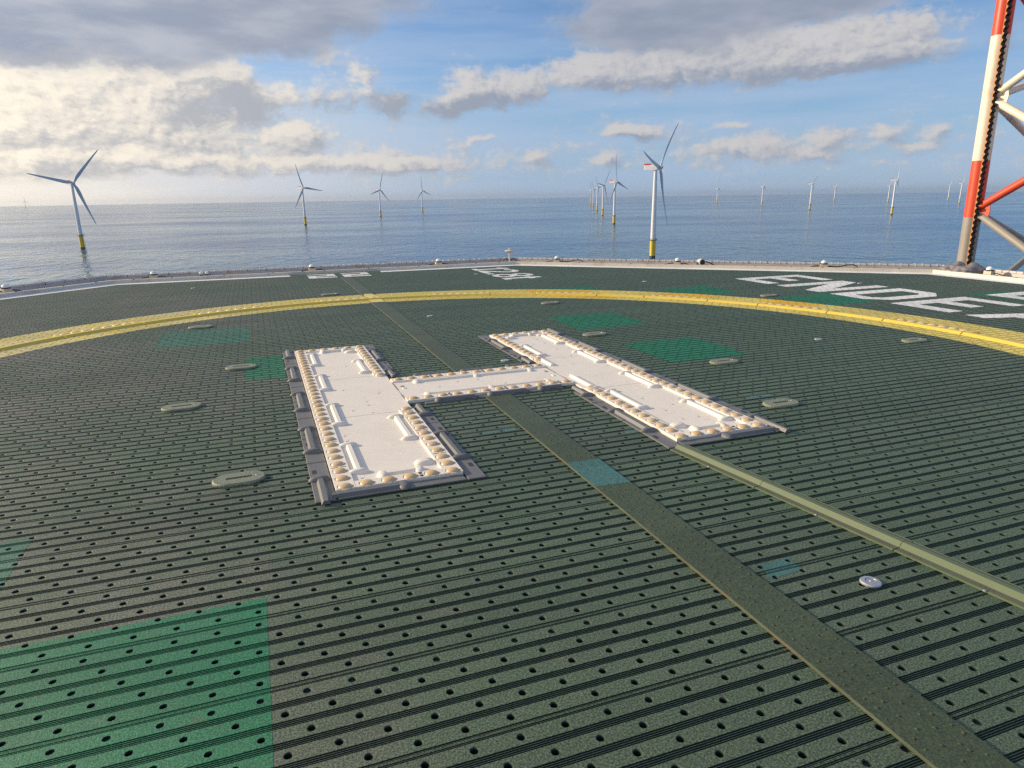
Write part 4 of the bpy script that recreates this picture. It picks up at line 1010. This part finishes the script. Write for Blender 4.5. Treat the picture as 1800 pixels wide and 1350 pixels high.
# ------------------------------------------------------------------ wind turbines
HUB_H, RB = 95.0, 64.0
def turbine_proto():
    t = thing('wind_turbine', None, 'wind turbine', (0, 0, 0))
    f = MB(); f.lathe([(3.1, 1.5), (3.1, 19.0), (3.3, 19.2)], (0, 0, 0), 28)
    fo = f.build('foundation', M['tp_yellow'], t, True)
    g = MB(); g.lathe([(3.14, -45.0), (3.14, 2.0), (3.0, 3.2)], (0, 0, 0), 28); g.build('waterline_band', M['tp_dark'], fo, True)
    l = MB()
    for s in (-1, 1): l.tube([(-3.9, s*1.1, -2), (-3.9, s*1.1, 13)], .28, 8)
    for k in range(9): l.tube([(-3.9, -1.1, .5+1.4*k), (-3.9, 1.1, .5+1.4*k)], .12, 6)
    l.build('boat_ladder', M['tp_yellow'], fo, True)
    p = MB(); p.lathe([(3.2, 19.0), (4.6, 19.1), (4.6, 19.6), (3.0, 19.6)], (0, 0, 0), 28); po = p.build('platform', M['plat'], t, True)
    r = MB(); n = 20
    for k in range(n):
        a = 2*math.pi*k/n; r.tube([(4.5*math.cos(a), 4.5*math.sin(a), 19.5), (4.5*math.cos(a), 4.5*math.sin(a), 20.8)], .06, 5)
    for z in (20.15, 20.8): r.tube([(4.5*math.cos(2*math.pi*k/n), 4.5*math.sin(2*math.pi*k/n), z) for k in range(n+1)], .06, 5)
    r.build('railing', M['plat'], po)
    c = MB(); c.tube([(-4.2, -1.0, 19.5), (-4.2, -1.0, 23.0)], .25, 8); c.tube([(-4.2, -1.0, 22.8), (-6.4, -2.4, 24.2)], .2, 8); c.box(-6.0, -4.6, -1.6, -.4, 19.6, 21.4); c.build('davit_crane', M['turbine'], po, True)
    w = MB(); w.lathe([(2.75, 19.6), (2.75, 24), (2.3, 60), (1.75, HUB_H-3.0)], (0, 0, 0), 32); to = w.build('tower', M['turbine'], t, True)
    d = MB(); d.box(-.5, .5, 2.66, 2.82, 19.7, 22.2); d.build('door', M['plat'], to)
    na = MB()
    sec = lambda hw, zb, zt: [(-hw, zb), (-hw, zt-.5), (-hw+.5, zt), (hw-.5, zt), (hw, zt-.5), (hw, zb)]
    rings = []
    for y, hw, zb, zt in ((3.2, 1.7, -2.0, 1.8), (2.0, 2.4, -2.7, 2.4), (-3, 2.6, -2.8, 2.6), (-11.5, 2.5, -2.4, 2.6), (-12, 2.3, -2.1, 2.4)): rings.append([(x, y, HUB_H+z) for x, z in sec(hw, zb, zt)])
    na.ring(rings, 0, True); no = na.build('nacelle', M['turbine'], t)
    he = MB(); he.box(-2.4, 2.4, -12.0, -5.6, HUB_H+2.6, HUB_H+2.8)
    for x in (-2.4, 2.4): he.box(x-.05, x+.05, -12, -5.6, HUB_H+2.8, HUB_H+4.1)
    he.box(-2.4, 2.4, -12.05, -11.95, HUB_H+2.8, HUB_H+4.1); he.build('hoist_platform', M['nac_red'], no)
    hb = MB(); n = 20
    rings = [[(r_*math.cos(2*math.pi*k/n), y, HUB_H+r_*math.sin(2*math.pi*k/n)) for k in range(n)] for r_, y in ((1.6, 3.0), (2.0, 3.4), (2.05, 6.0), (1.7, 7.2), (1.0, 8.0), (.2, 8.3))]
    hb.ring([r[::-1] for r in rings], 0, True); ho = hb.build('hub', M['turbine'], t, True)
    bl = MB(); rings = []
    for k in range(21):
        s = k/20; z = 1.6 + (RB-1.6)*s
        if s < .05: ch, th, tw = 2.5, 2.4, 0
        else:
            ch = 5.2*(1-abs((s-.22)/.22)**1.6*.42) if s < .22 else 5.2*(1-((s-.22)/.78)**.85*.76)
            th = max(.12, 2.3*math.exp(-s*4.6)*1.0); tw = R(20*(1-s)**2)
        if k == 20: ch, th = .35, .06
        bend = 4.2*s*s; ring = []
        for i in range(14):
            a = 2*math.pi*i/14; x = ch*(.5*math.cos(a) + .16*(1 if s > .06 else 0)); y = th*.5*math.sin(a)
            ring.append((x*math.cos(tw)-y*math.sin(tw), bend + x*math.sin(tw)+y*math.cos(tw), z))
        rings.append(ring)
    bl.ring(rings, 0, True)
    me = bl.build('blade', M['blade'], t, True, (0, 5.0, HUB_H)).data
    for k in (1, 2):
        o = bpy.data.objects.new('blade', me); COL.objects.link(o); o.parent = t; o.location = (0, 5.0, HUB_H)
    return t
tp = turbine_proto()
# direction (deg), angular height base to hub, rotor phase (deg), label
TURB = [(-31.4, .0770, -41, 'large wind turbine standing alone at the far left of the sea'), (-16.15, .0486, 23, 'wind turbine right of the large left one, one blade level to the right'), (-10.33, .0359, -14, 'wind turbine at left middle with one blade level to the left'), (-7.0, .0289, 10, 'smaller wind turbine between flat strip and stub mast, above the far deck edge'),
        (11.55, .1216, -42, 'largest and nearest wind turbine, bright white with red topped nacelle'), (8.42, .0569, 15, 'second nearest turbine of the row left of the largest one, blade straight up'), (7.5, .0404, -37, 'third turbine of the receding row, left of the blade-up one'), (7.05, .0310, 40, 'fourth turbine of the receding row'), (6.74, .0238, 45, 'fifth turbine of the receding row'), (6.53, .0205, 30, 'smallest turbine at the end of the receding row'),
        (16.3, .0196, 5, 'small pale turbine right of the largest one'), (19.6, .0251, 8, 'small turbine midway between largest turbine and lattice leg, blade up'), (23.0, .0325, 55, 'turbine whose two blades form a V, right half of the sea'), (24.6, .0178, -20, 'tiny turbine right of the V-bladed one'), (28.1, .0211, 20, 'small turbine half hidden behind a larger edge-on one'), (28.43, .0412, 8, 'turbine seen edge-on with dark nacelle, left of the lattice leg'),
        (31.74, .0177, -10, 'tiny pale turbine just left of the lattice leg'), (32.42, .0233, 20, 'turbine partly covered by the lattice leg'), (-34.25, .0072, 0, 'faint distant turbine on the hazy horizon at the far left')]
for i, (a, h, ph, lb) in enumerate(TURB):
    o = tp if i == 0 else copy_tree(tp)
    r_ = HUB_H/h; x, y = r_*math.sin(R(a)), r_*math.cos(R(a))
    o.location = (x, y, sea_z(x, y)); o.rotation_euler = (0, 0, R(-121.0)); tag(o, lb, 'wind turbine', 'wind turbines of the sea wind farm')
    k = 0
    for ch in o.children:
        if ch.name.startswith('blade'): ch.rotation_euler = (0, R(ph + 120*k), 0); k += 1

# ------------------------------------------------------------------ jack-up leg
def lattice_leg():
    Rg = 40.0; a0 = R(33.30)
    C1 = Vector((Rg*math.sin(a0), Rg*math.cos(a0), 0))
    t = thing('lattice_leg', 'red and white banded lattice leg with toothed rack rising at the right', 'lattice leg', C1 + Vector((0, 0, -6)))
    rightv = Vector((math.cos(a0), -math.sin(a0), 0)); back = Vector((math.sin(a0), math.cos(a0), 0))
    C2 = C1 + rightv*3.3 - back*2.6; C3 = C1 + rightv*3.55 + back*12.0
    bands = [(-30, .45, 'leg_grey'), (.45, 3.0, 'red'), (3.0, 8.30, 'cream'), (8.30, 13.4, 'red')]
    Z0 = Vector((0, 0, 6))
    def chord(C, ang):
        e = Vector((math.cos(ang), math.sin(ang), 0)); n = Vector((-e.y, e.x, 0))          # e: rack direction
        for (z0, z1, m) in bands:
            mb = MB()
            for s in (-1, 1):
                sec = []
                for k in range(11):
                    a = math.pi*k/10; p = C + n*s*(.085 + .28*math.sin(a)) + e*(.33*math.cos(a)); sec.append(p)
                ring0 = [p - C1 + Z0 + Vector((0,0,z0)) for p in sec]; ring1 = [p - C1 + Z0 + Vector((0,0,z1)) for p in sec]
                if s < 0: ring0, ring1 = ring0[::-1], ring1[::-1]
                mb.ring([ring1, ring0], 0, True)
            mb.build('chord', M[m], t, True)
        # rack: flat plate through the chord with teeth on its edges
        rk = MB(); pit = .265; z = -30.0; hw = .085; tops = []
        prof = []
        z = -8.0
        while z < 13.4:
            prof += [(.40, z), (.40, z+.05), (.555, z+.10), (.555, z+.165), (.40, z+.215)]; z += pit
        fr = []
        for sd in (1, -1):
            P0 = [(C + e*sd*.30 - C1 + Z0 + Vector((0,0,zz)), C + e*sd*x - C1 + Z0 + Vector((0,0,zz))) for x, zz in prof]
            vs, fs, mi = [], [], []
            for (i_, o_) in P0: vs += [i_ - n*hw, o_ - n*hw, o_ + n*hw, i_ + n*hw]
            b0 = len(rk.v)
            for k in range(len(P0)-1):
                q = 4*k
                rk.v.extend([]) 
                fs += [(q, q+1, q+5, q+4), (q+2, q+3, q+7, q+6), (q+1, q+2, q+6, q+5)]; mi += [0, 0, 1]
            rk.v.extend([tuple(v) for v in vs]); rk.f.extend([tuple(i+b0 for i in f) for f in fs]); rk.mi.extend(mi)
        rk.build('rack', [M['rust'], M['rack']], t)
    # the rack of the near chord points towards the deck, a little to the right of the viewer
    toward = math.atan2(-C1.y, -C1.x)
    chord(C1, toward + R(19)); chord(C2, toward + R(24+120)); chord(C3, toward + R(24-120))
    H = 2.47
    def brace(A, za, B, zb, m, r_=.17):
        d = (B-A); L = d.length; d = d/L
        p, q = A + d*.33, B - d*.33; f = .33/L
        mb = MB(); mb.tube([p - C1 + Z0 + Vector((0,0,za+(zb-za)*f)), q - C1 + Z0 + Vector((0,0,zb-(zb-za)*f))], r_, 14); mb.build('brace', M[m], t, True)
    for k in range(-4, 3):
        zn = .76 + 4.95*k
        for j, (za, zb) in enumerate(((zn, zn+H), (zn, zn-H))):
            zm = (za+zb)/2
            m = 'leg_grey' if zm < .6 else ('red' if zm < 3.3 else ('cream' if zm < 8.3 else 'red'))
            for B in (C2, C3): brace(C1, za, B, zb, m)
            brace(C2, zb, C3, za, m)
    g = MB()
    for zn in (.76, 5.71, 10.66, -4.19):
        for B in (C2, C3):
            d = (B-C1).normalized(); q = C1 + d*.33 - C1 + Z0 + Vector((0, 0, zn)); n = Vector((-d.y, d.x, 0))*.02
            pts = [(0, -.55), (.42, -.40), (.50, 0), (.42, .40), (0, .55)]
            g.ring([[q + d*x + n*sg + Vector((0, 0, z)) for x, z in pts] for sg in (-1, 1)], 0, True)
            g.build('gusset', M['leg_grey' if zn < .5 else ('red' if zn < 3 or zn > 9 else 'cream')], t); g = MB()
    for zz in (-4.19+H, ): 
        brace(C2, zz, C3, zz, 'leg_grey', .15)
    brace(C1, -1.72-H*1, C2, -1.72, 'leg_grey', .12)
    return t
lattice_leg()

# ------------------------------------------------------------------ sea haze
def haze():
    m = bpy.data.materials.new('sea_haze'); m.use_nodes = True; t = NT(m.node_tree); t.n.clear()
    o = t.new('ShaderNodeOutputMaterial'); v = t.new('ShaderNodeVolumePrincipled')
    v.inputs['Color'].default_value = (0.90, 0.94, 1.0, 1); v.inputs['Density'].default_value = 2.0e-5; v.inputs['Anisotropy'].default_value = 0.75
    t.link(v.outputs[0], o.inputs['Volume'])
    mb = MB(); mb.box(-39000, 39000, -39000, 39000, -360, 190)
    b = mb.build('haze', m); tag(b, 'thin pale sea haze in the air', None, None, 'stuff')
haze()
